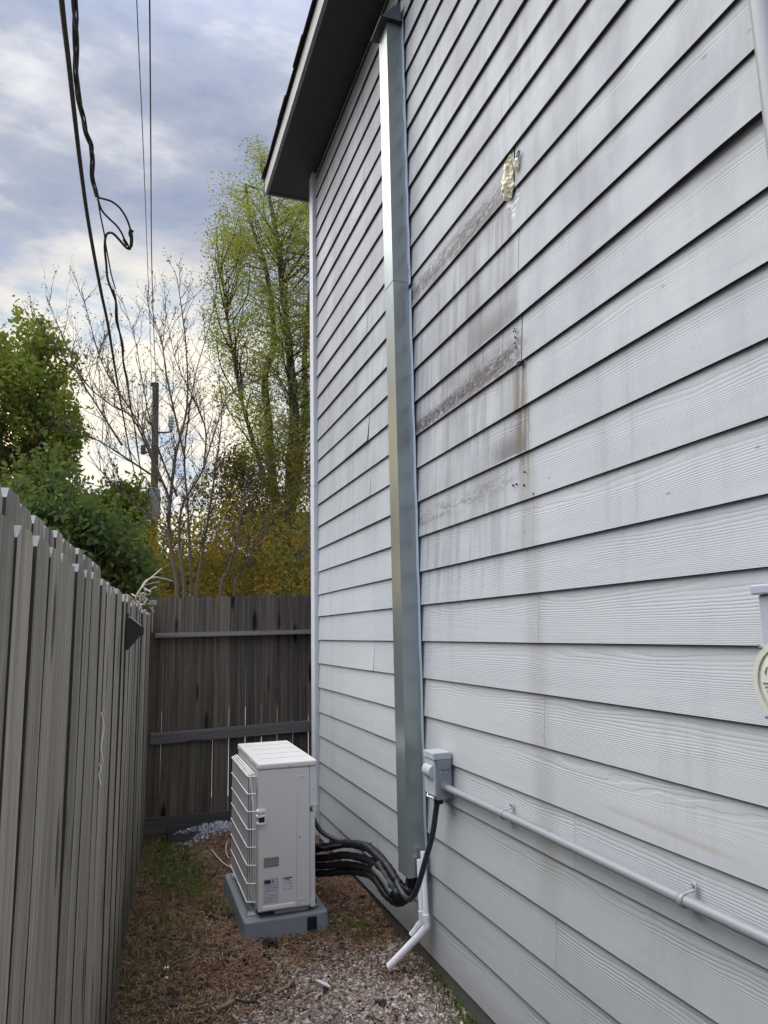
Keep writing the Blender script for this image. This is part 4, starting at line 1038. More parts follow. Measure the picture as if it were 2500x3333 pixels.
def in_poly(u, v, P):
    c = False; n = len(P)
    for i in range(n):
        x1, y1 = P[i]; x2, y2 = P[(i+1) % n]
        if (y1 > v) != (y2 > v) and u < (x2-x1)*(v-y1)/(y2-y1)+x1: c = not c
    return c
def crown_centres(P, n, depth, spread, seed, dens=None):
    r = random.Random(seed); out = []
    us = [p[0] for p in P]; vs_ = [p[1] for p in P]
    while len(out) < n:
        u, v = r.uniform(min(us), max(us)), r.uniform(min(vs_), max(vs_))
        if not in_poly(u, v, P): continue
        if dens and r.random() > dens(u, v): continue
        out.append(ony(u, v, depth+r.uniform(-spread, spread)))
    return np.array(out)
def limb_path(a, c, r, sag=0.15):
    m = (a+c)/2; L = np.linalg.norm(c-a)
    m = m+np.array([r.uniform(-.12, .12)*L, r.uniform(-.12, .12)*L, -sag*L*r.uniform(0.2, 1.0)])
    return smooth_path([a, m, c], 4)

def plant(name, label, cat, P, depth, spread, n, per, rad, leaf, lsize, mat, trunk_px, trunk_r, bark, seed, dens=None, squash=(1, 1, 1), group=None, limbs=True, flat=0.0, fringe=0):
    t = thing(name, label, cat, tuple(ony(trunk_px[0][0][0], trunk_px[0][0][1], depth)*np.array([1, 1, 0])), group)
    cs = crown_centres(P, n, depth, spread, seed, dens)
    r = random.Random(seed+5)
    pts = clumps(cs, [max(6, int(per*r.uniform(0.5, 1.5))) for _ in cs], [rad*r.uniform(0.6, 1.35) for _ in cs], squash, seed)
    if fringe:
        # loose sprays that break the outline
        ex = []
        for _ in range(fringe):
            c = cs[r.randrange(len(cs))]+np.array([r.gauss(0, rad*.6), r.gauss(0, rad*.6), rad*0.5]); d = np.array([r.gauss(0, .45), r.gauss(0, .45), r.uniform(.3, 1.0)]); d /= np.linalg.norm(d); L = rad*r.uniform(0.8, 2.4)
            for q in range(14): ex.append(c+d*L*q/14+np.array([r.gauss(0, rad*.12) for _ in range(3)]))
        pts = np.concatenate([pts, np.array(ex)])
    V, F = leaves(pts, lsize, flat, leaf, seed)
    crown = np_mesh('crown', V, F, mat, t)
    stems = []
    for j, px in enumerate(trunk_px):
        p = [ony(u, v, depth+(0.5*((j*37) % 5-2)/2.0)*min(1.0, spread)) for u, v in px]
        base = p[0].copy(); base[2] = -0.1
        p = smooth_path([base]+p, 5); stems.append(p)
        b = MB(); k = len(p); b.tube(p, [trunk_r[j]*(1-0.80*i/(k-1)) for i in range(k)], 9); b.build('trunk', bark, t)
    if limbs:
        b = MB(); allp = np.concatenate([np.array(s[len(s)//4:]) for s in stems])
        for c in cs:
            hz_ = np.linalg.norm(allp[:, :2]-c[:2], axis=1); d = hz_+1.1*np.abs((c[2]-allp[:, 2])-0.6*hz_)
            a = allp[int(np.argmin(d))]
            q = limb_path(a, c, r, 0.05); kk = len(q); L = np.linalg.norm(c-a)
            r0 = min(0.008+0.007*L, trunk_r[0]*0.3)
            b.tube(q, [r0*(1-0.8*i/(kk-1)) for i in range(kk)], 4, caps=False)
        b.build('limbs', bark, t)
    return t

def q2(x, y, s=0.66305, x0=0.0, y0=900.0): return (x0+x*s, y0+y*s)
# tall spring tree behind the house corner
TALL = [(830, 478), (880, 520), (960, 560), (1100, 600), (1150, 900), (1120, 1400), (1100, 1700), (930, 1720), (800, 1560), (735, 1380), (700, 1180), (672, 1020), (690, 850), (668, 740), (705, 640), (700, 570), (770, 560)]
def tall_d(u, v):
    e = 0.42 if v < 620 else 0.75 if v < 760 else 1.0
    if v > 1200: e *= 0.75
    if v > 1420: e *= 0.8
    if u < 760: e *= 0.9
    return e
T1 = [q2(*p) for p in ((1415, 1285), (1425, 1100), (1432, 900), (1445, 700), (1432, 500), (1410, 250), (1385, 40))]+[(905, 800), (880, 660), (850, 540)]
T2 = [q2(*p) for p in ((1400, 1285), (1350, 1080), (1330, 900), (1318, 700), (1300, 500), (1345, 330), (1330, 120))]+[(860, 850), (815, 720), (800, 600)]
T3 = [q2(*p) for p in ((1425, 1280), (1470, 900), (1500, 650), (1495, 400), (1515, 150))]+[(1020, 800), (1030, 640)]
T4 = [q2(*p) for p in ((1390, 1285), (1300, 1000), (1240, 800), (1190, 620), (1150, 420))]+[(740, 1040), (720, 860)]
plant('leafy_tree', 'tall bright green spring tree with several dark trunks behind the house corner', 'tree', TALL, 15.0, 1.8, 640, 105, 0.32, 0.45, 0.029, M_LEAF_TALL, [T1, T2, T3, T4], [0.155, 0.13, 0.12, 0.07], M_BARK, 41, tall_d, (1, 1, 1.25))
# dense tree beyond the long fence
DENSE = [(-120, 1090), (-90, 1050), (-40, 1060), (40, 1075), (65, 1048), (110, 1052), (128, 1110), (205, 1105), (222, 1165), (215, 1230), (238, 1290), (248, 1350), (255, 1420), (230, 1480), (228, 1560), (250, 1640), (120, 1740), (-120, 1740)]
plant('leafy_tree', 'dense dark green tree standing beyond the long weathered fence', 'tree', DENSE, 15.0, 1.4, 190, 120, 0.34, 0.5, 0.060, M_LEAF_DENSE, [[(150, 1750), (150, 1560), (120, 1400), (60, 1250)], [(190, 1650), (205, 1500), (170, 1380), (120, 1250)]], [0.14, 0.08], M_BARK, 52, fringe=90)
# green shrubs just beyond the fence, at the foot of the trees
B1 = [(60, 1600), (110, 1560), (170, 1600), (260, 1650), (330, 1700), (430, 1760), (470, 1850), (470, 1990), (330, 1990), (60, 1720)]
plant('shrub', 'mass of mid green leafy shrub leaning over the long fence', 'shrub', B1, 8.9, 0.9, 120, 120, 0.25, 0.5, 0.045, M_LEAF_BUSH, [[(330, 1960), (330, 1800), (300, 1700)]], [0.03], M_BARK, 63, fringe=140)
B2 = [(300, 1660), (350, 1610), (385, 1585), (430, 1590), (452, 1640), (470, 1720), (460, 1830), (330, 1800), (285, 1720)]
plant('shrub', 'yellow green bushy tree rising just left of the utility pole', 'shrub', B2, 14.5, 0.6, 80, 200, 0.30, 0.55, 0.045, M_LEAF_LIGHT, [[(400, 1900), (400, 1750), (400, 1650)]], [0.06], M_BARK, 74, fringe=50)
# golden bushes behind the end fence
B3 = [(425, 1800), (450, 1720), (480, 1690), (520, 1740), (560, 1700), (620, 1690), (700, 1660), (760, 1690), (820, 1650), (900, 1720), (960, 1690), (1030, 1740), (1060, 1980), (425, 1985)]
plant('shrub', 'golden olive bush filling the view above the dark end fence', 'shrub', B3, 11.2, 1.2, 170, 70, 0.27, 0.5, 0.029, M_LEAF_GOLD, [[(620, 1980), (640, 1850), (660, 1750)], [(850, 1980), (860, 1880), (880, 1780)]], [0.02, 0.02], M_BARK, 85, fringe=160)
B4 = [(640, 1560), (760, 1480), (900, 1450), (1010, 1500), (1040, 1720), (900, 1760), (640, 1740)]
plant('shrub', 'thin olive leaved sapling between the bare tree and the house', 'shrub', B4, 13.0, 1.0, 110, 60, 0.32, 0.55, 0.036, leaf_mat('olive_leaves', (0.06, 0.052, 0.010), (0.10, 0.085, 0.02)), [[(830, 1980), (810, 1750), (790, 1550)]], [0.035], M_BARK, 96)
B5 = [(660, 1500), (700, 1640), (1080, 1660), (1080, 1900), (420, 1900), (440, 1660), (560, 1690)]
plant('shrub', 'dark green undergrowth low behind the golden bush', 'shrub', [(425, 1840), (1080, 1800), (1080, 1990), (425, 1990)], 12.8, 0.5, 90, 300, 0.34, 0.55, 0.045, M_LEAF_DENSE, [[(700, 1990), (700, 1900)]], [0.03], M_BARK, 107)

sprig = thing('bare_sprigs', 'thin bare sprigs arching out of the shrub over the long fence', 'branch', tuple(ony(330, 1900, 8.0)*np.array([1, 1, 0])))
for px in ([(255, 1945), (300, 1830), (350, 1780), (430, 1720), (470, 1690)], [(270, 1830), (330, 1800), (380, 1760), (440, 1730)], [(330, 1880), (370, 1800), (420, 1760)], [(200, 1640), (240, 1560), (258, 1500)], [(120, 1590), (200, 1575), (262, 1545)], [(180, 1700), (225, 1620), (240, 1570), (262, 1556)], [(300, 1850), (310, 1790), (292, 1720)], [(150, 1560), (60, 1470), (-20, 1440)]):
    b = MB(); P = smooth_path([ony(u, v, 8.1+0.1*math.sin(i*2.0+u)) for i, (u, v) in enumerate(px)], 5); b.tube(P, [0.006*(1-0.7*i/(len(P)-1)) for i in range(len(P))], 5); b.build('twig', M_TWIG, sprig)

# bare many-stemmed tree just behind the end fence
bare = thing('bare_tree', 'bare many-stemmed tree with pale trunks and tiny buds behind the end fence', 'tree', (0.0, 7.9, 0))
STEMS = [
 (7.9, 0.040, [(870, 1600), (845, 1380), (830, 1230), (838, 1080), (862, 880), (908, 700), (922, 560), (912, 330), (885, 110), (870, 10)]),
 (7.8, 0.022, [(832, 1150), (820, 1060), (760, 930), (655, 700), (560, 640), (455, 560), (350, 440), (240, 300), (155, 170)]),
 (8.0, 0.018, [(800, 1010), (640, 905), (540, 840), (470, 800), (330, 760), (180, 735)]),
 (7.6, 0.017, [(790, 990), (690, 740), (580, 560), (500, 420), (440, 220), (400, 60)]),
 (8.1, 0.016, [(600, 830), (480, 640), (395, 500), (320, 330), (262, 180), (228, 95)]),
 (7.8, 0.030, [(905, 1600), (890, 1420), (880, 1290), (898, 1120), (990, 960), (1055, 760), (1110, 600), (1180, 550), (1290, 490)]),
 (8.2, 0.024, [(940, 1600), (930, 1300), (920, 1100), (905, 900), (925, 700), (960, 480), (1020, 270), (1060, 80), (1052, -10)]),
 (8.0, 0.028, [(968, 1600), (990, 1380), (1015, 1230), (1050, 1000), (1078, 800), (1090, 640), (1075, 450), (1120, 300)]),
 (7.9, 0.030, [(1080, 1600), (1120, 1440), (1165, 1290), (1195, 1100), (1270, 980), (1370, 890), (1500, 830)]),
 (8.1, 0.024, [(1145, 1600), (1200, 1430), (1290, 1250), (1380, 1120), (1520, 990)]),
 (7.7, 0.018, [(905, 880), (850, 640), (815, 470), (790, 300), (735, 170), (715, 60)]),
 (8.2, 0.016, [(1000, 950), (1010, 760), (960, 620), (870, 430), (830, 260), (800, 110)]),
 (7.9, 0.017, [(870, 1080), (790, 880), (735, 700), (700, 520), (660, 300), (590, 90)]),
 (8.0, 0.014, [(820, 1250), (700, 1150), (610, 1080), (530, 1000), (440, 880)]),
]
rb = random.Random(21); twig = MB(); bud_c = []
def grow(p, d, L, r, lev):
    pts = [p]; n = 5 if lev < 2 else 4
    for i in range(n):
        d = d+np.array([rb.gauss(0, .16), rb.gauss(0, .16), rb.gauss(0.05, .12)]); d /= np.linalg.norm(d)
        pts.append(pts[-1]+d*L/n)
    twig.tube(pts, [r*(1-0.75*i/n) for i in range(n+1)], 4 if r > 0.004 else 3, caps=False)
    for q in pts[1:]:
        if lev >= 1:
            for _ in range(rb.choice((0, 0, 1))): bud_c.append(q+np.array([rb.gauss(0, .015) for _ in range(3)]))
    bud_c.append(pts[-1])
    if lev < 2:
        for k in range(rb.choice((1, 2, 3))):
            i = rb.randrange(1, n+1)
            e = d*0.8+np.array([rb.gauss(0, .55), rb.gauss(0, .45), rb.uniform(0.0, .6)]); e /= np.linalg.norm(e)
            grow(pts[i], e, L*rb.uniform(0.4, 0.7), max(0.0016, r*0.55), lev+1)
for si, (dep, r0, px) in enumerate(STEMS):
    P = [ony(*q2(*p_), dep+0.10*math.sin(i*1.3+si)*min(1, i/3)) for i, p_ in enumerate(px)]
    if px[0][1] >= 1550:
        bs = P[0].copy(); bs[2] = -0.05; bs[1] += 0.0; P = [bs]+P
    P = smooth_path(P, 5); k = len(P)
    b = MB(); b.tube(P, [max(0.003, 0.8*r0*(1-0.90*(i/(k-1))**0.7)) for i in range(k)], 8); b.build('trunk', M_BARKPALE, bare)
    for i in range(int(k*0.26) if px[0][1] >= 1550 else 3, k-1):
        for _ in range(rb.choice((1, 1, 2)) if i < 0.62*k else rb.choice((0, 0, 1, 1, 1))):
            d = P[min(i+1, k-1)]-P[i-1]; d /= np.linalg.norm(d)
            e = d*0.75+np.array([rb.gauss(0, .5), rb.gauss(0, .4), rb.uniform(0.05, .75)]); e /= np.linalg.norm(e)
            grow(P[i], e, rb.uniform(0.28, 0.75)*(1.0-0.45*i/k), 0.0048, 0)
    bud_c += [P[-1], P[-2]]
print('twig faces', len(twig.f))
twig.build('twigs', M_TWIG, bare)
V, F = leaves(np.array(bud_c), 0.0115, -0.4, 0.5, 8); np_mesh('buds', V, F, M_BUD, bare)

# ================================================================== pole and wires
PY = 28.0
pole = thing('utility_pole', 'weathered wooden utility pole with transformer and side insulator', 'utility pole', tuple(ony(508, 1700, PY)*np.array([1, 1, 0])))
pt, pb = ony(507, 1247, PY), ony(509, 1750, PY); pb[2] = 0
b = MB(); b.tube([pb, (pb+pt)/2, pt], [0.165, 0.145, 0.12], 14); b.build('shaft', M_POLE, pole)
b = MB(); b.cyl(pt+np.array([0, 0, -0.30]), pt+np.array([0, 0, 0.02]), 0.03, 8); b.cyl(pt+np.array([-0.14, -0.05, -0.16]), pt+np.array([-0.14, -0.05, -0.02]), 0.05, 8); b.build('pole_top_pin', M_BARK, pole)
b = MB(); a, c = ony(511, 1407, PY), ony(558, 1405, PY); b.tube([a, (a+c)/2+np.array([0, 0, -0.03]), c], 0.035, 6); b.build('side_arm', M_BARK, pole)
b = MB(); c0 = ony(557, 1404, PY)
pr = [(0.0, 0.04), (0.06, 0.10), (0.14, 0.07), (0.17, 0.125), (0.26, 0.07), (0.29, 0.125), (0.38, 0.07), (0.41, 0.125), (0.50, 0.07), (0.53, 0.11), (0.64, 0.05), (0.72, 0.03)]
b.tube([c0+np.array([0, 0, z]) for z, _ in pr], [q for _, q in pr], 10); b.build('insulator', M_BOXGREY, pole)
b = MB(); a, c = ony(470, 1472, PY), ony(505, 1474, PY); b.tube([a, c], 0.03, 6); b.cyl(ony(466, 1478, PY), ony(466, 1450, PY), 0.09, 8); b.build('fuse_bracket', M_BARK, pole)
b = MB(); c0, c1 = ony(498, 1690, PY-0.45), ony(498, 1592, PY-0.45)
b.tube([c0, c0+np.array([0, 0, 0.05]), c1+np.array([0, 0, -0.08]), c1, c1+np.array([0, 0, 0.05])], [0.24, 0.27, 0.27, 0.25, 0.12], 18); tr = b.build('transformer', plain('transformer_grey', (0.13, 0.135, 0.145), 0.6), pole)
b = MB(); b.cyl(ony(475, 1592, PY-0.5), ony(475, 1562, PY-0.5), 0.06, 8, r1=0.03); b.build('bushing', M_BOXGREY, tr)
def wire(name, label, cat, pts, r, mat, group=None, n=6, path=6):
    b = MB(); b.tube(smooth_path(pts, path), r, n); return tag(b.build(name, mat), label, cat, group)
wire('overhead_wire', 'thin overhead wire, the finer of the two running to the pole top', 'wire', [pt+np.array([-0.14, -0.05, -0.02]), onz(482, 900, EYE+10.2), onz(467, 500, EYE+9.8), onz(445, 0, EYE+10.2), onz(425, -600, EYE+11.2)], 0.0085, M_WIREBLUE)
wire('overhead_wire', 'thicker straight overhead wire of the two reaching the pole top', 'wire', [pt+np.array([0, 0, 0.03]), onz(495, 900, EYE+9.9), onz(491, 500, EYE+9.5), onz(487, 0, EYE+9.6), onz(480, -600, EYE+10.4)], 0.013, M_WIREBLUE)
def at(u, v, k): return CAM + ray(u, v)*k      # point k metres along the view axis
# service drop: straight cable and its twisted neighbour with the splice loop
K = lambda v: np.interp(v, [-400, 0, 300, 600, 900, 1200, 1477, 1600], [2.6, 3.3, 4.0, 4.8, 6.0, 8.4, 15.5, 27.0])
main_px = [(178, -300), (200, 0), (223, 200), (243, 380), (262, 540), (284, 700), (310, 850), (331, 960), (352, 1060), (378, 1220), (402, 1360), (424, 1477), (450, 1590)]
wire('service_cable', 'thick straight black service cable slanting across the sky', 'cable', [at(u, v, K(v)) for u, v in main_px], 0.0135, M_RUBBER, None, 8, 5)
sc2 = thing('service_cable', 'twisted black service cable with a drooping splice loop', 'cable', tuple(at(246, 0, 3.3)))
def strand(px, r, amp=0.0, ph=0.0, nm='strand', k2=None):
    P = smooth_path([at(u, v, K(v)*1.01) for u, v in px], 8)
    if amp:
        P = [p+np.array([math.cos(ph+i*0.20), 0.4*math.sin(ph+i*0.20), math.sin(ph+i*0.20)])*amp for i, p in enumerate(P)]
    b = MB(); b.tube(P, r, 7); return b.build(nm, M_RUBBER, sc2)
up = [(236, -300), (243, 0), (247, 100), (246, 200), (251, 290), (266, 360), (281, 430), (297, 480), (300, 530), (303, 590), (318, 640)]
strand(up, 0.0080, 0.010, 0.0); strand(up, 0.0080, 0.010, 2.1); strand(up, 0.0055, 0.010, 4.2)
strand([(318, 640), (325, 690), (333, 730), (340, 765), (345, 800), (354, 850), (364, 900), (376, 940)], 0.0055, 0.0, 0, 'messenger')
strand([(318, 643), (340, 648), (365, 657), (390, 677), (410, 707), (421, 735), (426, 752)], 0.0075, 0, 0, 'loop')
strand([(318, 648), (332, 685), (356, 712), (380, 735), (397, 760), (407, 785)], 0.0075, 0, 0, 'loop')
strand([(427, 752), (429, 775), (427, 800), (420, 810), (408, 803), (388, 780), (368, 760), (351, 759), (343, 775), (341, 810), (346, 860), (350, 905), (362, 940), (372, 965)], 0.0095, 0, 0, 'loop')
strand([(407, 785), (414, 792), (418, 802), (424, 812)], 0.0075, 0, 0, 'loop')
strand([(425, 750), (428, 775), (427, 800)], 0.014, 0, 0, 'splice'); strand([(404, 780), (413, 796)], 0.013, 0, 0, 'splice')
strand([(420, 756), (433, 752)], 0.009, 0, 0, 'clamp'); strand([(422, 768), (421, 756)], 0.008, 0, 0, 'clamp')
dn = [(366, 945), (378, 985), (380, 1040), (390, 1085), (399, 1130), (402, 1180), (414, 1240), (421, 1300), (430, 1350), (440, 1400), (450, 1480), (468, 1590)]
strand(dn, 0.0105, 0.006, 0.4); strand(dn, 0.0090, 0.006, 3.3)

# ================================================================== neighbour's house glimpsed at the right of the end fence
nb = thing('neighbour_house', 'small grey sided house with dark roof glimpsed through the golden bush', 'house', (1.9, 13.6, 0))
p0 = ony(955, 1900, 14.0); 
b = MB(); b.box((p0[0], 14.02, 0), (p0[0]+4.0, 18.0, 2.60)); b.build('wall', M_SHEATH, nb)
for k in range(13):
    b = MB(); b.prism([(14.0, 0.05+k*0.2), (14.018, 0.05+k*0.2), (14.018, 0.24+k*0.2), (14.012, 0.24+k*0.2)], 'x', p0[0]-0.02, p0[0]+4.0); b.build('siding_board', plain('bluish_siding', (0.22, 0.23, 0.27), 0.7) if k == 0 else bpy.data.materials['bluish_siding'], nb)
b = MB(); zr = ony(960, 1905, 14.0)[2]+0.55
b.prism([(13.7, 2.58), (16.0, 4.3), (18.4, 2.58)], 'x', p0[0]-0.35, p0[0]+4.2); b.build('roof', M_SHINGLE, nb)
b = MB(); b.box((p0[0]-0.36, 13.66, 2.44), (p0[0]+4.2, 13.70, 2.60)); b.build('fascia', M_FASCIA, nb)
# far belt of trees closing the horizon
r_ = np.random.default_rng(77); n = 26000
xx = r_.uniform(-60, 60, n); hh = 4.0+2.2*np.sin(xx*0.31)+1.2*np.sin(xx*0.93+1)
C = np.stack([xx, 52+r_.normal(0, 2.0, n), np.abs(r_.uniform(0, 1, n))**0.8*hh], -1)
V, F = leaves(C, 0.34, 0, 0.7, 99); o = np_mesh('distant_trees', V, F, M_LEAF_DENSE); tag(o, 'far dark belt of trees closing the horizon', None, None, 'stuff')

# ================================================================== loose stuff on the ground
def gh(P): return ground_h(P[:, 0], P[:, 1])
def blob_noise(P, s, ph): return np.sin(P[:, 0]*s+ph)*np.sin(P[:, 1]*s*0.83+ph*1.7)+0.6*np.sin(P[:, 0]*s*2.1+P[:, 1]*s*1.7+ph*0.6)
def gravel_mask(P):
    x, y = P[:, 0], P[:, 1]
    d = np.hypot((x+0.36)/0.50, (y-3.08)/0.66)+0.14*blob_noise(P, 6.0, 1.0)
    d2 = np.hypot((x+0.08)/0.16, (y-3.72)/0.22)+0.1*blob_noise(P, 9.0, 2.0)
    return np.maximum(np.clip(1.25-d, 0, 1)*1.6, np.clip(1.0-d2, 0, 1))
def wall_ok(P): 
    xf = -1.632+0.0657*P[:, 1]+0.02
    return (P[:, 0] < 0.0) & (P[:, 0] > xf) & (P[:, 1] < 6.38) & ~((P[:, 0] > -0.78) & (P[:, 0] < -0.30) & (P[:, 1] > 4.03) & (P[:, 1] < 4.9))
def stones(n, seed, smin, smax, dens, name, label):
    r = np.random.default_rng(seed)
    P = np.stack([r.uniform(-1.5, 0.02, n), r.uniform(2.3, 6.4, n)], -1)
    keep = wall_ok(P) & (r.uniform(0, 1, n) < dens(P)); P = P[keep]; n = len(P)
    base = np.array([[-1, -1, -.6], [1, -1, -.6], [1, 1, -.6], [-1, 1, -.6], [-.62, -.62, .7], [.62, -.62, .7], [.62, .62, .7], [-.62, .62, .7]])
    s = smin*(smax/smin)**(r.uniform(0, 1, n)**1.6)
    B = base[None]*r.uniform(0.7, 1.25, (n, 8, 1))*np.stack([np.ones(n), r.uniform(.6, 1.1, n), r.uniform(.45, .85, n)], -1)[:, None]
    a = r.uniform(0, 6.28, n); ca, sa = np.cos(a), np.sin(a); ti = r.normal(0, 0.35, n)
    x = B[..., 0]*ca[:, None]-B[..., 1]*sa[:, None]; y = B[..., 0]*sa[:, None]+B[..., 1]*ca[:, None]; z = B[..., 2]+x*ti[:, None]
    V = np.stack([x, y, z], -1)*s[:, None, None]/2
    V[..., 0] += P[:, 0, None]; V[..., 1] += P[:, 1, None]; V[..., 2] += (gh(P)+s*0.16)[:, None]
    Fb = np.array([[0, 3, 2, 1], [4, 5, 6, 7], [0, 1, 5, 4], [1, 2, 6, 5], [2, 3, 7, 6], [3, 0, 4, 7]])
    F = (np.arange(n)[:, None, None]*8+Fb[None]).reshape(-1, 4)
    o = np_mesh(name, V.reshape(-1, 3), F, M_STONE); return tag(o, label, None, None, 'stuff')
stones(60000, 1, 0.008, 0.020, lambda P: np.clip(gravel_mask(P)*0.95, 0, 1), 'gravel', 'patch of pale pebbles under the white drain pipe')
stones(30000, 2, 0.004, 0.011, lambda P: 0.10+0.25*gravel_mask(P), 'grit', 'small scattered grit across the mulch')
def slivers(n, seed, L, wd, dens, name, label, mat, flat=0.15):
    r = np.random.default_rng(seed); P = np.stack([r.uniform(-1.5, 0.05, n), r.uniform(2.3, 6.4, n)], -1)
    keep = wall_ok(P) & (r.uniform(0, 1, n) < dens(P)); P = P[keep]; n = len(P)
    a = r.uniform(0, 6.28, n); l = L*r.uniform(0.3, 1.3, n)/2; w_ = wd*r.uniform(0.5, 1.6, n)/2
    d = np.stack([np.cos(a), np.sin(a), r.normal(0, flat, n)], -1); e = np.stack([-np.sin(a), np.cos(a), r.normal(0, 0.5, n)], -1)
    C = np.stack([P[:, 0], P[:, 1], gh(P)+r.uniform(0.002, 0.012, n)], -1)
    up_ = np.array([0, 0, 1.0])*(l*r.uniform(0.0, 0.55, n))[:, None]
    V = np.stack([C-d*l[:, None]-e*w_[:, None]*.4, C-e*w_[:, None]+up_, C+d*l[:, None]-e*w_[:, None]*.3, C+d*l[:, None]+e*w_[:, None]*.3, C+e*w_[:, None]+up_, C-d*l[:, None]+e*w_[:, None]*.4], 1)
    F = (np.arange(n)[:, None, None]*6+np.array([[0, 1, 4, 5], [1, 2, 3, 4]])[None]).reshape(-1, 4)
    o = np_mesh(name, V.reshape(-1, 3), F, mat); return tag(o, label, None, None, 'stuff')
grassy = lambda P: np.clip(0.45*np.clip((-1.0+0.16*blob_noise(P, 4.0, 0.4)-P[:, 0])*4.0, 0, 1)*np.clip((P[:, 1]-3.0), 0.35, 1)+np.clip(1.1-np.hypot((P[:, 0]+1.02)/0.22, (P[:, 1]-5.3)/0.75), 0, 1)*2.0+np.clip(1.0-np.hypot((P[:, 0]+0.86)/0.10, (P[:, 1]-4.55)/0.22), 0, 1)*1.5+np.clip(1.0-np.hypot((P[:, 0]+0.5)/0.5, (P[:, 1]-6.33)/0.12), 0, 1)*2.5
    + np.clip(1.0-np.hypot((P[:, 0]+0.16)/0.13, (P[:, 1]-3.95)/0.30), 0, 1)*0.8+np.clip(1.1-np.hypot((P[:, 0]-0.0)/0.12, (P[:, 1]-3.0)/0.45), 0, 1)*1.3+np.clip(1-np.hypot((P[:, 0]+0.30)/0.10, (P[:, 1]-4.02)/0.10), 0, 1)*1.0, 0, 1)
slivers(85000, 3, 0.036, 0.0034, lambda P: 0.75*(1-0.85*np.clip(gravel_mask(P), 0, 1)), 'straw_litter', 'brown straw and needle litter over the soil', M_STRAW)
slivers(16000, 4, 0.045, 0.010, lambda P: 0.30*(1-0.7*np.clip(gravel_mask(P), 0, 1)), 'bark_litter', 'dull brown bark and leaf fragments in the mulch', leaf_mat('bark_flakes', (0.030, 0.021, 0.016), (0.13, 0.088, 0.058), None, 0.05))
def blades(n, seed, h0, dens, name, label, mat):
    r = np.random.default_rng(seed); P = np.stack([r.uniform(-1.5, 0.05, n), r.uniform(2.3, 6.4, n)], -1)
    keep = wall_ok(P) & (r.uniform(0, 1, n) < dens(P)); P = P[keep]; n = len(P)
    a = r.uniform(0, 6.28, n); h = h0*r.uniform(0.35, 1.3, n); w_ = 0.0016*r.uniform(0.7, 1.6, n); ln = h*r.uniform(0.2, 1.1, n)
    C = np.stack([P[:, 0], P[:, 1], gh(P)-0.003], -1); d = np.stack([np.cos(a), np.sin(a), 0*a], -1); e = np.stack([-np.sin(a), np.cos(a), 0*a], -1)
    z = np.array([0, 0, 1.0])
    m_ = C+d*(ln*.35)[:, None]+z*(h*.6)[:, None]; t = C+d*ln[:, None]+z*(h*0.95)[:, None]
    V = np.stack([C-e*w_[:, None], C+e*w_[:, None], m_+e*w_[:, None]*.8, m_-e*w_[:, None]*.8, t+e*w_[:, None]*.15, t-e*w_[:, None]*.15], 1)
    F = (np.arange(n)[:, None, None]*6+np.array([[0, 1, 2, 3], [3, 2, 4, 5]])[None]).reshape(-1, 4)
    o = np_mesh(name, V.reshape(-1, 3), F, mat); return tag(o, label, None, None, 'stuff')
blades(52000, 5, 0.045, lambda P: grassy(P)*0.9, 'grass', 'dark grass along the fence and around the pad', M_GRASS)
blades(16000, 6, 0.040, lambda P: 0.22*(1-np.clip(gravel_mask(P), 0, 1)), 'dry_grass', 'sparse dry grass wisps in the mulch', M_STRAW)
# heap of pale chips below the end fence
r_ = np.random.default_rng(31); n = 1500
P = np.stack([r_.uniform(-1.02, -0.45, n), r_.normal(6.16, 0.085, n)], -1)
P[:, 1] += (P[:, 0]+0.75)*0.25
C = np.stack([P[:, 0], np.minimum(P[:, 1], 6.36), ground_h(P[:, 0], P[:, 1])+0.012+0.045*np.exp(-((P[:, 1]-6.2)/0.08)**2)*r_.uniform(0.2, 1, n)], -1)
V, F = leaves(C, 0.011, 0, 0.8, 32); o = np_mesh('pale_chips', V, F, M_CHIP); tag(o, 'heap of pale grey chips at the foot of the end fence', None, None, 'stuff')
b = MB(); b.add([(-1.05, 6.02, 0.0), (-0.42, 6.10, 0.0), (-0.40, 6.37, 0.04), (-1.05, 6.36, 0.03), (-0.74, 6.2, 0.045)], [(0, 1, 4), (1, 2, 4), (2, 3, 4), (3, 0, 4)], 0)
tag(b.build('dark_soil_mound', M_DARKCLUMP), 'low dark mound of wet soil under the pale chips', 'soil mound')
# single finds on the ground
def shard(name, label, cat, u, v, pts, th, mat, z=0.022):
    c = onz(u, v, z); b = MB(); b.prism(pts, 'z', 0, th); o = b.build(name, mat, loc=tuple(c), bevel=min(0.002, th*0.3)); return tag(o, label, cat)
o = shard('plastic_shard', 'curved white plastic shard lying on the gravel', 'shard', 1052, 3203, [(-0.045, 0.018), (-0.02, 0.020), (0.02, 0.004), (0.042, -0.022), (0.036, -0.026), (0.0, -0.010), (-0.03, 0.004)], 0.006, plain('grubby_white_plastic', (0.42, 0.42, 0.42), 0.5, var=0.2)); o.scale = (0.85, 0.85, 1); o.rotation_euler = (0.25, 0.1, -0.35)
o = shard('pale_stone', 'squarish white stone lying alone on the mulch', 'stone', 541, 3158, [(-0.011, -0.009), (0.009, -0.011), (0.013, 0.007), (-0.004, 0.011)], 0.013, M_STICKER, 0.012)
o = shard('pale_stone', 'smaller flat white stone nearer the camera than the squarish one', 'stone', 540, 3187, [(-0.011, -0.004), (0.007, -0.006), (0.011, 0.004), (-0.006, 0.005)], 0.008, M_STICKER, 0.010)
o = shard('pale_stone', 'thin white chip on the mulch close to the fence foot', 'stone', 485, 3058, [(-0.016, -0.006), (0.014, -0.008), (0.02, 0.002), (-0.010, 0.007)], 0.008, M_STICKER, 0.010)
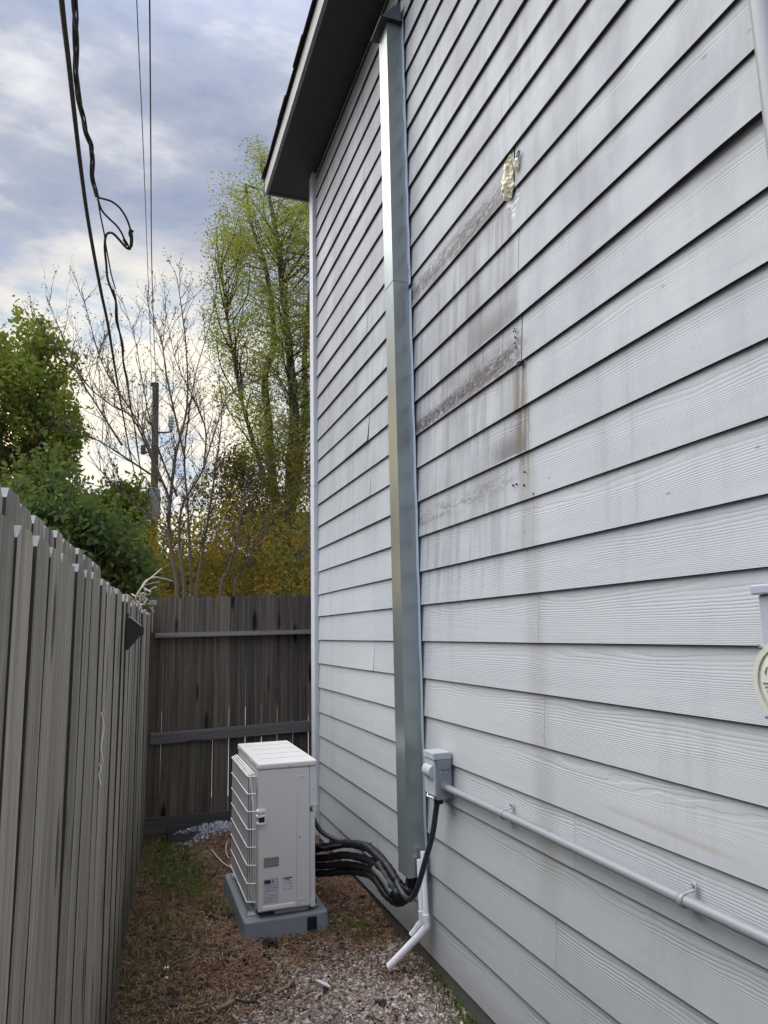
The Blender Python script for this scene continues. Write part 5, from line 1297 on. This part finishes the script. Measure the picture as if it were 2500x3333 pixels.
def stick(label, px, r, mat, name='twig', cat='twig', dz=0.014):
    b = MB(); b.tube(smooth_path([onz(u, v, dz+0.006*math.sin(i*2)) for i, (u, v) in enumerate(px)], 4), r, 6); return tag(b.build(name, mat), label, cat)
stick('broad flat brown bark strip lying low in the mulch', [(705, 3285), (735, 3272), (762, 3258)], [0.009]*8+[0.004], M_STRAWD := plain('brown_stick', (0.20, 0.145, 0.095), 0.85, var=0.3), 'bark_strip', 'bark')
stick('dark thin twig beside the broad bark strip', [(768, 3254), (800, 3261), (838, 3263)], 0.005, M_DARKCLUMP)
stick('curled tan leaf stalk at the edge of the gravel', [(905, 3228), (922, 3218), (938, 3212), (944, 3196)], 0.007, M_STRAWD, 'dry_leaf', 'leaf', 0.02)
stick('pale thin root curving beside the unit pad', [(752, 2720), (738, 2745), (736, 2775), (746, 2795)], 0.004, M_DRYVINE, 'root', 'root', 0.02)
stick('long pale root snaking across the mulch behind the pad', [(690, 2767), (708, 2790), (730, 2812), (760, 2828), (778, 2838)], 0.005, M_DRYVINE, 'root', 'root', 0.012)
def clump(label, u, v, s, seed):
    r = random.Random(seed); c = onz(u, v, 0.0); t = thing('wet_bark_clump', label, 'bark clump', tuple(c))
    b = MB()
    for i in range(9):
        a = r.uniform(0, 6.28); L = s*r.uniform(0.5, 1.2); p = np.array([r.gauss(0, s*.3), r.gauss(0, s*.3), 0.01])+c
        d = np.array([math.cos(a), math.sin(a), r.uniform(-0.1, 0.6)])*L
        b.tube([p-d*.5, p+np.array([0, 0, s*.15]), p+d*.5], [s*.05, s*.16, s*.03], 5)
    b.build('clump', M_DARKCLUMP, t)
for i, (lb, u, v, s) in enumerate((('dark wet bark clump just in front of the pad edge', 880, 3075, 0.055), ('ragged dark bark clump at the near corner of the pad', 742, 3068, 0.045), ('small spiky dark clump right of the mossy clump', 877, 3122, 0.035), ('rounded dark mossy clump in the middle of the mulch', 742, 3142, 0.04), ('black sliver of bark leaning on the pad side', 748, 2985, 0.05), ('flat dark clump low by the fence foot', 560, 3245, 0.05), ('dark clod half sunk in the near gravel', 1235, 3270, 0.04), ('small dark clump beside the curled leaf', 950, 3215, 0.03))):
    clump(lb, u, v, s, i)
print('objects', len(bpy.data.objects), 'polys', sum(len(m.polygons) for m in bpy.data.meshes))
